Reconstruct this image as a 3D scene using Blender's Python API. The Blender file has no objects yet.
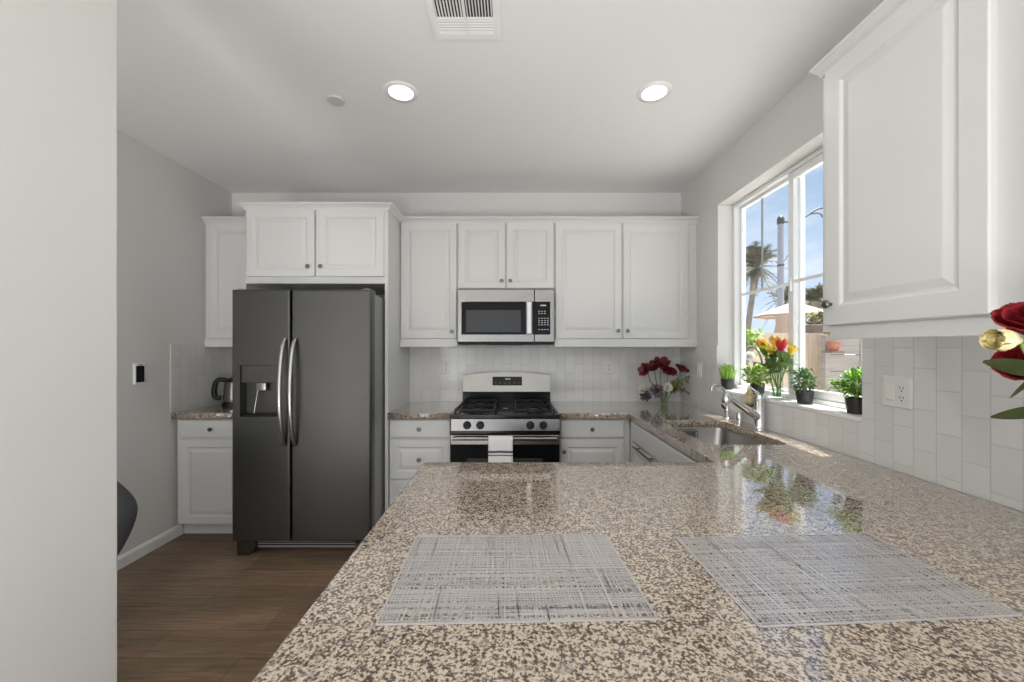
import bpy, bmesh, math, random
from mathutils import Vector, Matrix
R = random.Random(7)
PI = math.pi
S = bpy.context.scene
COL = S.collection

# ------------------------------------------------------------------ camera, sky, sun, light, exposure
cd = bpy.data.cameras.new('camera'); cam = bpy.data.objects.new('camera', cd); COL.objects.link(cam)
cam.location = (0, 0, 1.383); cam.rotation_euler = (PI/2, 0, 0)
cd.sensor_width = 36; cd.lens = 36*400/1024; cd.shift_x = -2/1024; cd.shift_y = 6.5/1024
cd.clip_start = 0.02; cd.clip_end = 500
S.camera = cam
S.view_settings.view_transform = 'Standard'; S.view_settings.look = 'None'
S.view_settings.exposure = 0.0; S.view_settings.gamma = 1; S.view_settings.use_curve_mapping = False

w = bpy.data.worlds.new('sky'); S.world = w; w.use_nodes = True
nt = w.node_tree; nt.nodes.clear()
def N(nt, t, **kw):
    n = nt.nodes.new(t)
    for k, v in kw.items():
        if k in n.inputs: n.inputs[k].default_value = v
        else: setattr(n, k, v)
    return n
def L(nt, a, ao, b, bi): nt.links.new(a.outputs[ao], b.inputs[bi])
def ramp(nt, stops, interp='LINEAR'):
    r = nt.nodes.new('ShaderNodeValToRGB'); r.color_ramp.interpolation = interp
    e = r.color_ramp.elements
    while len(e) < len(stops): e.new(0.5)
    for el, (p, c) in zip(e, stops):
        el.position = p; el.color = (*c, 1)
    return r
tc = N(nt, 'ShaderNodeTexCoord'); sx = N(nt, 'ShaderNodeSeparateXYZ'); L(nt, tc, 'Generated', sx, 0)
g = ramp(nt, [(0.0, (.50, .48, .45)), (0.495, (.80, .84, .90)), (0.52, (.58, .70, .88)), (0.68, (.34, .47, .67)), (0.9, (.20, .34, .62))])
m1 = N(nt, 'ShaderNodeMath', operation='MULTIPLY_ADD'); m1.inputs[1].default_value = .5; m1.inputs[2].default_value = .5
L(nt, sx, 'Z', m1, 0); L(nt, m1, 0, g, 0)
mp = N(nt, 'ShaderNodeMapping'); mp.inputs['Scale'].default_value = (1, 1, 3.2); mp.inputs['Location'].default_value = (.3, .1, .2); L(nt, tc, 'Generated', mp, 0)
nz = N(nt, 'ShaderNodeTexNoise', Scale=2.6, Detail=6.0, Roughness=.55); L(nt, mp, 0, nz, 'Vector')
cr = ramp(nt, [(0.54, (0, 0, 0)), (0.80, (.8, .8, .8))]); L(nt, nz, 0, cr, 0)
mx = N(nt, 'ShaderNodeMix', data_type='RGBA'); mx.inputs[7].default_value = (.95, .96, 1.0, 1)
L(nt, cr, 0, mx, 0); L(nt, g, 0, mx, 6)
bg = N(nt, 'ShaderNodeBackground', Strength=1.32); L(nt, mx, 2, bg, 0)
wo = N(nt, 'ShaderNodeOutputWorld'); L(nt, bg, 0, wo, 0)

def lamp(name, typ, loc, rot, energy, col=(1, 1, 1), **kw):
    d = bpy.data.lights.new(name, typ); d.energy = energy; d.color = col
    for k, v in kw.items(): setattr(d, k, v)
    o = bpy.data.objects.new(name, d); o.location = loc; o.rotation_euler = rot; COL.objects.link(o); return o
sun = lamp('sun', 'SUN', (6, 2, 12), (0, 0, 0), 19.0, (1, .965, .92), angle=.009)
sun.rotation_euler = Vector((-.228, -.02, -1)).to_track_quat('-Z', 'Y').to_euler()
# added fill lamps standing in for daylight at the unseen openings behind the camera
lamp('rear_fill', 'AREA', (.15, -3.9, 1.25), (PI/2, 0, 0), 13, (1, 1, 1), shape='RECTANGLE', size=2.4, size_y=2.1)
lamp('hall_fill', 'AREA', (-1.85, -3.9, 1.35), (PI/2, 0, 0), 16, (1, 1, 1), shape='RECTANGLE', size=1.0, size_y=1.7)
# added upward fill lamps imitating bounce off the hall and living room floors
lamp('hall_bounce_fill', 'AREA', (-1.9, -2.0, .03), (PI, 0, 0), 90, (1, 1, 1), shape='RECTANGLE', size=1.0, size_y=2.2)
lamp('floor_bounce_fill', 'AREA', (.1, -2.2, .03), (PI, 0, 0), 132, (.97, .985, 1), shape='RECTANGLE', size=2.4, size_y=2.2)

# ------------------------------------------------------------------ materials
def mat(name, col=(.8, .8, .8), rough=.5, metal=0., spec=.5, **kw):
    m = bpy.data.materials.new(name); m.use_nodes = True
    b = m.node_tree.nodes['Principled BSDF']
    b.inputs['Base Color'].default_value = (*col, 1); b.inputs['Roughness'].default_value = rough
    b.inputs['Metallic'].default_value = metal; b.inputs['Specular IOR Level'].default_value = spec
    for k, v in kw.items(): b.inputs[k].default_value = v
    return m
def P(m): return m.node_tree.nodes['Principled BSDF']
def coords(nt, scale=(1, 1, 1)):
    tc = N(nt, 'ShaderNodeTexCoord'); mp = N(nt, 'ShaderNodeMapping'); mp.inputs['Scale'].default_value = scale
    L(nt, tc, 'Object', mp, 0); return mp
def bump(m, scale, strength, dist=.002, detail=2., vec=(1, 1, 1)):
    nt = m.node_tree; c = coords(nt, vec); n = N(nt, 'ShaderNodeTexNoise', Scale=scale, Detail=detail); L(nt, c, 0, n, 'Vector')
    b = N(nt, 'ShaderNodeBump', Strength=strength, Distance=dist); L(nt, n, 0, b, 'Height'); L(nt, b, 0, P(m), 'Normal'); return m
def vary(m, a, b, scale, lo=.35, hi=.65, vec=(1, 1, 1), detail=3.):
    nt = m.node_tree; c = coords(nt, vec); n = N(nt, 'ShaderNodeTexNoise', Scale=scale, Detail=detail); L(nt, c, 0, n, 'Vector')
    r = ramp(nt, [(lo, a), (hi, b)]); L(nt, n, 0, r, 0); L(nt, r, 0, P(m), 'Base Color'); return m

M = {}
M['paint'] = bump(mat('wall_paint', (.70, .69, .672), .75, spec=.25), 260, .10, .001)
M['ceil'] = bump(mat('ceiling_paint', (.80, .797, .785), .8, spec=.2), 180, .15, .001)
M['cab'] = bump(mat('cabinet_paint', (.66, .657, .645), .34, spec=.4), 60, .02, .0005)
M['trim'] = mat('trim_paint', (.84, .835, .82), .4)
M['vinyl'] = mat('window_vinyl', (.86, .865, .87), .35)
M['grille'] = mat('backlit_grille', (.30, .31, .32), .5)  # dark grey puts the backlit shade of the upright bars into their colour
M['dark'] = mat('gap_shade', (.02, .02, .02), .7)
M['knob'] = mat('knob_bronze', (.19, .18, .17), .32, 1.)
M['steel'] = bump(mat('brushed_steel', (.24, .233, .222), .26, 1.), 14, .05, .001, 3., (1, 1, 40))
M['fridge'] = vary(bump(mat('fridge_steel', (.21, .207, .2), .36, 1.), 9, .04, .001, 3., (60, 1, 1)), (.105, .104, .10), (.122, .12, .116), 1.5)
M['fridge_side'] = mat('fridge_side', (.30, .30, .30), .42, .3)
M['handle'] = mat('satin_handle', (.46, .45, .44), .24, 1.)
M['chrome'] = mat('chrome', (.78, .78, .78), .07, 1.)
M['sink'] = bump(mat('sink_steel', (.40, .385, .37), .30, 1.), 20, .05, .001, 3., (1, 30, 1))
M['black'] = mat('black_enamel', (.008, .008, .009), .16, spec=.3)
M['blackglass'] = mat('black_glass', (.005, .005, .006), .05, spec=.15)
M['mwglass'] = mat('oven_window', (.035, .036, .038), .12, spec=.35)
M['iron'] = mat('cast_iron', (.015, .015, .016), .45, spec=.35)
M['plastic_b'] = mat('black_plastic', (.010, .010, .010), .4, spec=.35)
M['plastic_w'] = mat('white_plastic', (.80, .79, .77), .35)
M['plastic_s'] = mat('slot_grey', (.10, .10, .10), .5)
M['print'] = mat('pale_print', (.55, .56, .58), .5)
M['screen'] = mat('dark_screen', (.01, .011, .012), .12)
M['pot'] = mat('charcoal_pot', (.035, .034, .036), .42)
M['soil'] = bump(mat('soil', (.03, .022, .016), .95), 90, .8, .004)
M['grass'] = vary(mat('grass_blade', (.2, .4, .06), .5), (.16, .36, .04), (.36, .56, .10), 30)
M['leafy'] = vary(mat('pale_leaf', (.2, .4, .06), .5), (.14, .32, .04), (.46, .58, .10), 45)
M['boxleaf'] = vary(mat('box_leaf', (.1, .25, .06), .5), (.035, .12, .03), (.20, .34, .13), 60)
M['brightleaf'] = vary(mat('bright_leaf', (.2, .5, .05), .5), (.12, .34, .03), (.34, .60, .08), 45)
M['stem'] = vary(mat('stem_green', (.16, .26, .06), .5), (.13, .24, .05), (.22, .32, .09), 25)
M['darkleaf'] = vary(mat('rose_leaf', (.045, .085, .025), .55, spec=.15), (.020, .028, .007), (.036, .046, .012), 18)
M['olive'] = vary(mat('olive_leaf', (.16, .17, .05), .5), (.09, .12, .03), (.30, .27, .07), 40)
M['red'] = vary(mat('deep_red_petal', (.26, .008, .016), .5), (.075, .003, .008), (.19, .006, .013), 60)
M['rosered'] = vary(mat('red_rose_petal', (.42, .01, .02), .55, spec=.25), (.15, .004, .008), (.30, .008, .016), 35)
M['tulred'] = mat('red_tulip_petal', (.66, .02, .06), .45)
M['yellow'] = vary(mat('yellow_petal', (.72, .56, .18), .5), (.78, .66, .30), (.84, .76, .46), 40)
M['orange'] = vary(mat('orange_petal', (.80, .40, .04), .5), (.80, .52, .05), (.74, .24, .03), 40)
M['tulyellow'] = mat('yellow_tulip_petal', (.78, .58, .05), .5)
M['whitepetal'] = mat('white_petal', (.82, .80, .72), .55)
M['purple'] = vary(mat('purple_petal', (.13, .07, .15), .6), (.06, .035, .065), (.17, .12, .17), 90)
M['terra'] = mat('terracotta', (.42, .15, .08), .7)
M['concrete'] = bump(mat('concrete', (.44, .425, .40), .9), 20, .3, .01)
M['fence'] = vary(bump(mat('fence_board', (.50, .40, .29), .85), 30, .2, .004, 3., (8, 8, 1)), (.60, .47, .34), (.70, .56, .42), 3, vec=(6, 6, .6))
M['gate'] = vary(mat('weathered_board', (.36, .32, .28), .85), (.31, .275, .24), (.39, .35, .31), 4, vec=(.6, 1, 8))
M['timber'] = mat('old_timber', (.18, .13, .09), .85)
M['canvas'] = bump(mat('canvas', (.40, .31, .24), .85), 60, .2, .004)
M['pole'] = mat('pole_grey', (.30, .30, .33), .55)
M['polecap'] = mat('pole_dark', (.05, .05, .055), .5)
M['bark'] = bump(vary(mat('palm_bark', (.25, .2, .15), .9), (.17, .14, .11), (.33, .27, .21), 3, vec=(1, 1, 5)), 5, 1., .1, 3., (1, 1, 6))
M['frond'] = vary(mat('palm_frond', (.10, .12, .04), .6), (.022, .034, .010), (.115, .10, .042), .55)
M['towel'] = None
M['amber'] = mat('amber_soap', (.62, .46, .20), .15, spec=.6)
M['upholstery'] = bump(mat('charcoal_fabric', (.12, .122, .132), .9, spec=.2), 700, .6, .001)
M['dish'] = mat('brown_resin', (.10, .06, .03), .4); M['cream'] = mat('cream_label', (.72, .62, .40), .6); M['cover'] = mat('cover_plate', (.60, .595, .58), .6)
M['sponge'] = mat('grey_sponge', (.10, .11, .12), .9)
M['lens'] = mat('lamp_lens', (1, 1, 1), .5)
P(M['lens']).inputs['Emission Color'].default_value = (1, .97, .9, 1); P(M['lens']).inputs['Emission Strength'].default_value = 4.

def thin_glass(name, tint=(1, 1, 1), refl=.06):
    m = bpy.data.materials.new(name); m.use_nodes = True; nt = m.node_tree; nt.nodes.clear()
    t = N(nt, 'ShaderNodeBsdfTransparent'); t.inputs[0].default_value = (*tint, 1)
    gl = N(nt, 'ShaderNodeBsdfGlossy', Roughness=.02); lw = N(nt, 'ShaderNodeLayerWeight', Blend=.5)
    pw = N(nt, 'ShaderNodeMath', operation='POWER'); pw.inputs[1].default_value = 5.0; L(nt, lw, 'Facing', pw, 0)
    mu = N(nt, 'ShaderNodeMath', operation='MULTIPLY_ADD'); mu.inputs[1].default_value = .9; mu.inputs[2].default_value = .03; L(nt, pw, 0, mu, 0)
    mix = N(nt, 'ShaderNodeMixShader'); L(nt, mu, 0, mix, 0); L(nt, t, 0, mix, 1); L(nt, gl, 0, mix, 2)
    o = N(nt, 'ShaderNodeOutputMaterial'); L(nt, mix, 0, o, 0); return m
M['pane'] = thin_glass('window_pane', (.98, .99, .985))
M['vaseglass'] = thin_glass('vase_glass', (.90, .93, .90))

def granite():
    m = mat('granite', (.5, .45, .4), .10, spec=.5); b = P(m); nt = m.node_tree
    b.inputs['IOR'].default_value = 1.5; b.inputs['Coat Weight'].default_value = 1.; b.inputs['Coat IOR'].default_value = 1.62; b.inputs['Coat Roughness'].default_value = .025
    c = coords(nt)
    n1 = N(nt, 'ShaderNodeTexNoise', Scale=165., Detail=3.0, Roughness=.68, Distortion=.12); L(nt, c, 0, n1, 'Vector')
    n3 = N(nt, 'ShaderNodeTexNoise', Scale=46., Detail=2.); L(nt, c, 0, n3, 'Vector')
    md = N(nt, 'ShaderNodeMath', operation='MULTIPLY_ADD'); md.inputs[1].default_value = .30; L(nt, n3, 0, md, 0)
    sb = N(nt, 'ShaderNodeMath', operation='SUBTRACT'); sb.inputs[1].default_value = .15; L(nt, n1, 0, sb, 0); L(nt, sb, 0, md, 2)
    r1 = ramp(nt, [(.36, (.045, .033, .027)), (.44, (.13, .093, .07)), (.485, (.24, .18, .135)), (.525, (.52, .43, .34)), (.60, (.60, .51, .41)), (.70, (.52, .44, .36))])
    L(nt, md, 0, r1, 0)
    n2 = N(nt, 'ShaderNodeTexNoise', Scale=55., Detail=2., Roughness=.5); mp = coords(nt); mp.inputs['Location'].default_value = (3.1, 1.7, .4); L(nt, mp, 0, n2, 'Vector')
    r2 = ramp(nt, [(.60, (0, 0, 0)), (.66, (1, 1, 1))]); L(nt, n2, 0, r2, 0)
    mx = N(nt, 'ShaderNodeMix', data_type='RGBA'); mx.inputs[7].default_value = (.30, .27, .245, 1)
    mu = N(nt, 'ShaderNodeMath', operation='MULTIPLY'); mu.inputs[1].default_value = .55; L(nt, r2, 0, mu, 0)
    L(nt, mu, 0, mx, 0); L(nt, r1, 0, mx, 6); L(nt, mx, 2, b, 'Base Color')
    return m
M['granite'] = granite()

def tile(name, axis, du, dv):
    # three by six inch tiles set upright, half bonded; axis = the wall's horizontal axis
    m = mat(name, (.74, .735, .72), .09, spec=.5); nt = m.node_tree; b = P(m)
    tc = N(nt, 'ShaderNodeTexCoord'); s = N(nt, 'ShaderNodeSeparateXYZ'); L(nt, tc, 'Object', s, 0)
    cb = N(nt, 'ShaderNodeCombineXYZ')
    a1 = N(nt, 'ShaderNodeMath', operation='ADD'); a1.inputs[1].default_value = du; L(nt, s, 'Z', a1, 0)
    a2 = N(nt, 'ShaderNodeMath', operation='ADD'); a2.inputs[1].default_value = dv; L(nt, s, axis, a2, 0)
    L(nt, a1, 0, cb, 'X'); L(nt, a2, 0, cb, 'Y')
    br = N(nt, 'ShaderNodeTexBrick', Scale=1.0, offset=.5, offset_frequency=2)
    br.inputs['Mortar Size'].default_value = .0016; br.inputs['Mortar Smooth'].default_value = .25
    br.inputs['Brick Width'].default_value = .147; br.inputs['Row Height'].default_value = .0785
    br.inputs['Color1'].default_value = (.76, .755, .74, 1); br.inputs['Color2'].default_value = (.70, .695, .68, 1)
    br.inputs['Mortar'].default_value = (.55, .545, .53, 1)
    L(nt, cb, 0, br, 'Vector'); L(nt, br, 'Color', b, 'Base Color')
    inv = N(nt, 'ShaderNodeMath', operation='SUBTRACT'); inv.inputs[0].default_value = 1.; L(nt, br, 'Fac', inv, 1)
    n = N(nt, 'ShaderNodeTexNoise', Scale=9., Detail=1.); L(nt, tc, 'Object', n, 'Vector')
    ad = N(nt, 'ShaderNodeMath', operation='MULTIPLY_ADD'); ad.inputs[1].default_value = .9; L(nt, n, 0, ad, 0); L(nt, inv, 0, ad, 2)
    bp = N(nt, 'ShaderNodeBump', Strength=.45, Distance=.0022); L(nt, ad, 0, bp, 'Height'); L(nt, bp, 0, b, 'Normal')
    rr = N(nt, 'ShaderNodeMath', operation='MULTIPLY_ADD'); rr.inputs[1].default_value = .5; rr.inputs[2].default_value = .1; L(nt, br, 'Fac', rr, 0); L(nt, rr, 0, b, 'Roughness')
    return m
M['tile_y'] = tile('wall_tile_side', 'Y', -1.162+.0735, -1.379)
M['tile_x'] = tile('wall_tile_rear', 'X', -1.162+.0735, .02)

def planks():
    m = mat('vinyl_plank', (.2, .12, .08), .38, spec=.4); nt = m.node_tree; b = P(m)
    c = coords(nt)
    br = N(nt, 'ShaderNodeTexBrick', Scale=1.0, offset=.37, offset_frequency=2)
    br.inputs['Mortar Size'].default_value = .0016; br.inputs['Brick Width'].default_value = 1.22; br.inputs['Row Height'].default_value = .178
    br.inputs['Color1'].default_value = (.255, .172, .112, 1); br.inputs['Color2'].default_value = (.168, .113, .072, 1); br.inputs['Mortar'].default_value = (.07, .048, .034, 1)
    L(nt, c, 0, br, 'Vector')
    g1 = coords(nt, (1.6, 22, 1)); n = N(nt, 'ShaderNodeTexNoise', Scale=2.2, Detail=6., Roughness=.65, Distortion=.6); L(nt, g1, 0, n, 'Vector')
    r = ramp(nt, [(.30, (.55, .52, .50)), (.55, (1, 1, 1)), (.75, (1.35, 1.32, 1.28))]); L(nt, n, 0, r, 0)
    g2 = coords(nt, (.8, 3.5, 1)); n2 = N(nt, 'ShaderNodeTexNoise', Scale=1.4, Detail=3.); L(nt, g2, 0, n2, 'Vector')
    r2 = ramp(nt, [(.35, (.78, .78, .78)), (.65, (1.2, 1.18, 1.15))]); L(nt, n2, 0, r2, 0)
    m1 = N(nt, 'ShaderNodeMix', data_type='RGBA', blend_type='MULTIPLY'); m1.inputs[0].default_value = 1; L(nt, br, 'Color', m1, 6); L(nt, r, 0, m1, 7)
    m2 = N(nt, 'ShaderNodeMix', data_type='RGBA', blend_type='MULTIPLY'); m2.inputs[0].default_value = 1; L(nt, m1, 2, m2, 6); L(nt, r2, 0, m2, 7)
    L(nt, m2, 2, b, 'Base Color')
    bp = N(nt, 'ShaderNodeBump', Strength=.12, Distance=.002); L(nt, n, 0, bp, 'Height'); L(nt, bp, 0, b, 'Normal')
    return m
M['floor'] = planks()

def towel_mat():
    m = mat('tea_towel', (.80, .79, .78), .9, spec=.2); nt = m.node_tree
    tc = N(nt, 'ShaderNodeTexCoord'); s = N(nt, 'ShaderNodeSeparateXYZ'); L(nt, tc, 'Object', s, 0)
    r = ramp(nt, [(0, (.80, .79, .78)), (.655, (.11, .11, .125)), (.662, (.78, .77, .76)), (.675, (.11, .11, .125)), (.690, (.80, .79, .78))], 'CONSTANT')
    L(nt, s, 'Z', r, 0); L(nt, r, 0, P(m), 'Base Color'); return m
M['towel'] = towel_mat()

# ------------------------------------------------------------------ helpers
def NB(): return bmesh.new()
def box(bm, x0, x1, y0, y1, z0, z1, bev=0, seg=2):
    r = bmesh.ops.create_cube(bm, size=1.0)
    vs = r['verts']
    for v in vs:
        v.co = Vector((x0+(v.co.x+.5)*(x1-x0), y0+(v.co.y+.5)*(y1-y0), z0+(v.co.z+.5)*(z1-z0)))
    if bev:
        es = {e for v in vs for e in v.link_edges}
        bmesh.ops.bevel(bm, geom=list(es), offset=bev, segments=seg, affect='EDGES', profile=.5)
    return bm
def ring(bm, c, ax, r, n, ph=0):
    ax = Vector(ax).normalized(); t = Vector((0, 0, 1)) if abs(ax.z) < .9 else Vector((1, 0, 0))
    u = ax.cross(t).normalized(); v = ax.cross(u)
    return [bm.verts.new(Vector(c)+r*(math.cos(ph+2*PI*i/n)*u+math.sin(ph+2*PI*i/n)*v)) for i in range(n)]
def skin(bm, rings, caps=True, closed=True):
    for a, b in zip(rings, rings[1:]):
        n = len(a)
        for i in range(n if closed else n-1):
            bm.faces.new((a[i], a[(i+1) % n], b[(i+1) % n], b[i]))
    if caps:
        bm.faces.new(rings[0][::-1]); bm.faces.new(rings[-1])
def tube(bm, pts, r, n=10, caps=True):
    pts = [Vector(p) for p in pts]
    rs = r if isinstance(r, (list, tuple)) else [r]*len(pts)
    u = None; rings = []
    for i, p in enumerate(pts):
        d = (pts[min(i+1, len(pts)-1)]-pts[max(i-1, 0)])
        d = d.normalized() if d.length > 1e-9 else Vector((0, 0, 1))
        if u is None:
            t = Vector((0, 0, 1)) if abs(d.z) < .9 else Vector((1, 0, 0)); u = d.cross(t).normalized()
        else:
            u = (u-d*u.dot(d)).normalized()
        v = d.cross(u)
        rings.append([bm.verts.new(p+rs[i]*(math.cos(2*PI*k/n)*u+math.sin(2*PI*k/n)*v)) for k in range(n)])
    skin(bm, rings, caps); return bm
def cyl(bm, p0, p1, r, n=20, r1=None): return tube(bm, [p0, p1], [r, r if r1 is None else r1], n)
def lathe(bm, prof, c=(0, 0, 0), axis='Z', n=24, caps=True):
    # prof: list of (radius, height); axis Z up, or '-Y' towards the camera, '-X'
    rings = []
    for r, h in prof:
        row = []
        for k in range(n):
            a = 2*PI*k/n; x, y = r*math.cos(a), r*math.sin(a)
            if axis == 'Z': p = (x, y, h)
            elif axis == '-Y': p = (x, -h, y)
            elif axis == '-X': p = (-h, x, y)
            elif axis == 'X': p = (h, x, y)
            row.append(bm.verts.new(Vector(c)+Vector(p)))
        rings.append(row)
    skin(bm, rings, caps); return bm
def smooth_pts(pts, k=8):
    pts = [Vector(p) for p in pts]; out = []
    for i in range(len(pts)-1):
        p0 = pts[max(i-1, 0)]; p1 = pts[i]; p2 = pts[i+1]; p3 = pts[min(i+2, len(pts)-1)]
        for j in range(k):
            t = j/k
            out.append(.5*((2*p1)+(p2-p0)*t+(2*p0-5*p1+4*p2-p3)*t*t+(3*p1-p0-3*p2+p3)*t**3))
    out.append(pts[-1]); return out

def wloc(o):
    v = Vector((0, 0, 0))
    while o is not None:
        v += o.location; o = o.parent
    return v
def obj(name, bm, m, parent=None, smooth=None, loc=None):
    bmesh.ops.recalc_face_normals(bm, faces=bm.faces)
    base = wloc(parent) if parent else (Vector(loc) if loc is not None else Vector((0, 0, 0)))
    bmesh.ops.translate(bm, verts=bm.verts, vec=-base)
    me = bpy.data.meshes.new(name); bm.to_mesh(me); bm.free()
    mm = m if isinstance(m, (list, tuple)) else [m]
    for x in mm: me.materials.append(M[x] if isinstance(x, str) else x)
    o = bpy.data.objects.new(name, me); COL.objects.link(o)
    if parent: o.parent = parent
    elif loc is not None: o.location = loc
    if smooth is not None:
        me.polygons.foreach_set('use_smooth', [True]*len(me.polygons))
        if smooth < 179: me.set_sharp_from_angle(angle=math.radians(smooth))
    return o
def thing(name, label, cat, loc=(0, 0, 0), group=None):
    o = bpy.data.objects.new(name, None); o.empty_display_size = .1; COL.objects.link(o); o.location = loc
    o['label'] = label; o['category'] = cat
    if group: o['group'] = group
    return o
def tag(o, label, cat, group=None):
    o['label'] = label; o['category'] = cat
    if group: o['group'] = group
    return o
def struct(name, bm, m, parent=None, **kw):
    o = obj(name, bm, m, parent, **kw)
    if not parent: o['kind'] = 'structure'
    return o
def copy_thing(src, loc, label, group=None, rz=None):
    r = src.copy(); COL.objects.link(r); r.location = loc; r['label'] = label
    if rz is not None: r.rotation_euler = (0, 0, rz)
    if group: r['group'] = group
    for c in list(src.children):
        d = c.copy(); COL.objects.link(d); d.parent = r
        for g in list(c.children):
            e = g.copy(); COL.objects.link(e); e.parent = d
    return r

class Face:
    """A cabinet face: u runs along the wall, v up, w out of the wall."""
    def __init__(s, o, U, W): s.o = Vector(o); s.U = Vector(U); s.W = Vector(W); s.V = Vector((0, 0, 1))
    def p(s, u, v, w): return s.o+u*s.U+v*s.V+w*s.W
def rings_rect(bm, F, u0, u1, v0, v1, prof, fill=True, back=True):
    rows = []
    for ins, wd in prof:
        rows.append([bm.verts.new(F.p(u, v, wd)) for u, v in ((u0+ins, v0+ins), (u1-ins, v0+ins), (u1-ins, v1-ins), (u0+ins, v1-ins))])
    skin(bm, rows, False)
    if back: bm.faces.new(rows[0][::-1])
    if fill: bm.faces.new(rows[-1])
RAISED = lambda fw, t: [(0, 0), (0, t-.004), (.0015, t-.001), (.004, t), (fw-.004, t), (fw, t-.002), (fw+.006, t-.008), (fw+.013, t-.008), (fw+.034, t-.0015), (fw+.038, t-.001)]
SLAB = lambda t: [(0, 0), (0, t-.006), (.004, t-.002), (.010, t), (.016, t)]
def door(F, u0, u1, v0, v1, parent, t=.02, fw=.055, raised=True, name='door'):
    bm = NB(); rings_rect(bm, F, u0, u1, v0, v1, RAISED(fw, t) if raised else SLAB(t)); return obj(name, bm, 'cab', parent)
def knob(F, u, v, parent, t=.02):
    bm = NB(); prof = [(.006, 0), (.0055, .010), (.009, .013), (.0145, .017), (.0155, .021), (.012, .026), (.004, .028)]
    ax = {(0, -1): '-Y', (-1, 0): '-X'}[(round(F.W.x), round(F.W.y))]
    lathe(bm, prof, F.p(u, v, t), ax, 16); return obj('knob', bm, 'knob', parent, 40)
def prism(bm, prof, F, u0, u1, m0=0., m1=0.):
    """extrude a (w, v) profile along u; m0/m1 lengthen ends by that much times w (mitres)"""
    a = [bm.verts.new(F.p(u0-m0*wd, v, wd)) for wd, v in prof]; b = [bm.verts.new(F.p(u1+m1*wd, v, wd)) for wd, v in prof]
    skin(bm, [a, b])
CROWN = lambda z: [(0, z), (.008, z), (.010, z+.008), (.018, z+.020), (.032, z+.032), (.040, z+.038), (.040, z+.047), (0, z+.047)]

# ------------------------------------------------------------------ room shell
YB, XL, XR, H = 3.506, -2.47, 1.464, 2.74
bm = NB(); box(bm, -4.2, 1.66, -4.2, 3.7, -.1, 0); struct('floor', bm, 'floor')
bm = NB(); box(bm, -4.2, 1.66, -4.2, 3.7, H, H+.1); struct('ceiling', bm, 'ceil')
bm = NB(); box(bm, XL-.15, 1.66, YB, YB+.15, 0, H); struct('wall_back', bm, 'paint')
bm = NB(); box(bm, XL-.15, XL, -4.1, YB, 0, H); struct('wall_left', bm, 'paint')
WY0, WY1, WZ0, WZ1 = 1.673, 2.872, 1.090, 2.405
bm = NB()
box(bm, XR, 1.66, -4.1, WY0, 0, H); box(bm, XR, 1.66, WY1, YB, 0, H)
box(bm, XR, 1.66, WY0, WY1, 0, WZ0-.02); box(bm, XR, 1.66, WY0, WY1, WZ1, H)
struct('wall_right', bm, 'paint')
bm = NB(); box(bm, -1.36, -1.2, .2, 1.213, 0, H, .006); struct('wall_entry', bm, 'paint')
bm = NB()
box(bm, XL, -2.4, -4.1, -3.95, 0, H); box(bm, -1.3, -1.1, -4.1, -3.95, 0, H); box(bm, 1.4, 1.46, -4.1, -3.95, 0, H)
box(bm, -2.4, -1.3, -4.1, -3.95, 2.25, H); box(bm, -1.1, 1.4, -4.1, -3.95, 2.35, H); box(bm, -2.4, -1.3, -4.1, -3.95, 0, .45)
struct('wall_rear', bm, 'paint')
def frame_y(bm, x0, x1, z0, z1, y, wd=.05, mid=True):
    box(bm, x0, x0+wd, y, y+.06, z0, z1); box(bm, x1-wd, x1, y, y+.06, z0, z1); box(bm, x0, x1, y, y+.06, z1-wd, z1); box(bm, x0, x1, y, y+.06, z0, z0+wd)
    if mid: box(bm, (x0+x1)/2-.03, (x0+x1)/2+.03, y, y+.06, z0, z1)
bm = NB(); frame_y(bm, -1.1, 1.4, 0, 2.35, -4.06); o = struct('door_1', bm, 'vinyl')
bm = NB(); box(bm, -1.08, 1.38, -4.034, -4.028, .03, 2.33); obj('glass', bm, 'pane', o)
bm = NB(); frame_y(bm, -2.4, -1.3, .45, 2.25, -4.06); o = struct('window_2', bm, 'vinyl')
bm = NB(); box(bm, -2.38, -1.32, -4.034, -4.028, .47, 2.23); obj('glass', bm, 'pane', o)

def skirting(name, pts):
    pass
bm = NB()
F = Face((XL, -4.0, 0), (0, 1, 0), (1, 0, 0))
prism(bm, [(0, 0), (.014, 0), (.014, .060), (.010, .070), (.004, .078), (0, .08)], F, 0, 6.97); struct('baseboard_left', bm, 'trim')

# kitchen window: liner, frame, sashes, grille bars, panes
bm = NB()
box(bm, XR-.010, 1.585, WY0-.0, WY1, WZ0-.02, WZ0, .003); struct('trim_1', bm, 'trim')      # the sill
win = bpy.data.objects.new('window_1', None); COL.objects.link(win); win.location = (1.60, 2.27, 1.09); win['kind'] = 'structure'
def frame_x(bm, y0, y1, z0, z1, x0, x1, wd):
    box(bm, x0, x1, y0, y0+wd, z0, z1, .003); box(bm, x0, x1, y1-wd, y1, z0, z1, .003)
    box(bm, x0, x1, y0+wd, y1-wd, z1-wd, z1, .003); box(bm, x0, x1, y0+wd, y1-wd, z0, z0+wd, .003)
bm = NB(); frame_x(bm, WY0, WY1, WZ0, WZ1, 1.570, 1.65, .026); obj('window_frame', bm, 'vinyl', win)
bm = NB(); frame_x(bm, 2.245, WY1-.026, WZ0+.026, WZ1-.026, 1.606, 1.636, .018); s1 = obj('fixed_sash', bm, 'vinyl', win)
bm = NB(); frame_x(bm, WY0+.027, 2.300, WZ0+.027, WZ1-.027, 1.576, 1.604, .042); s2 = obj('sliding_sash', bm, 'vinyl', win)
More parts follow.
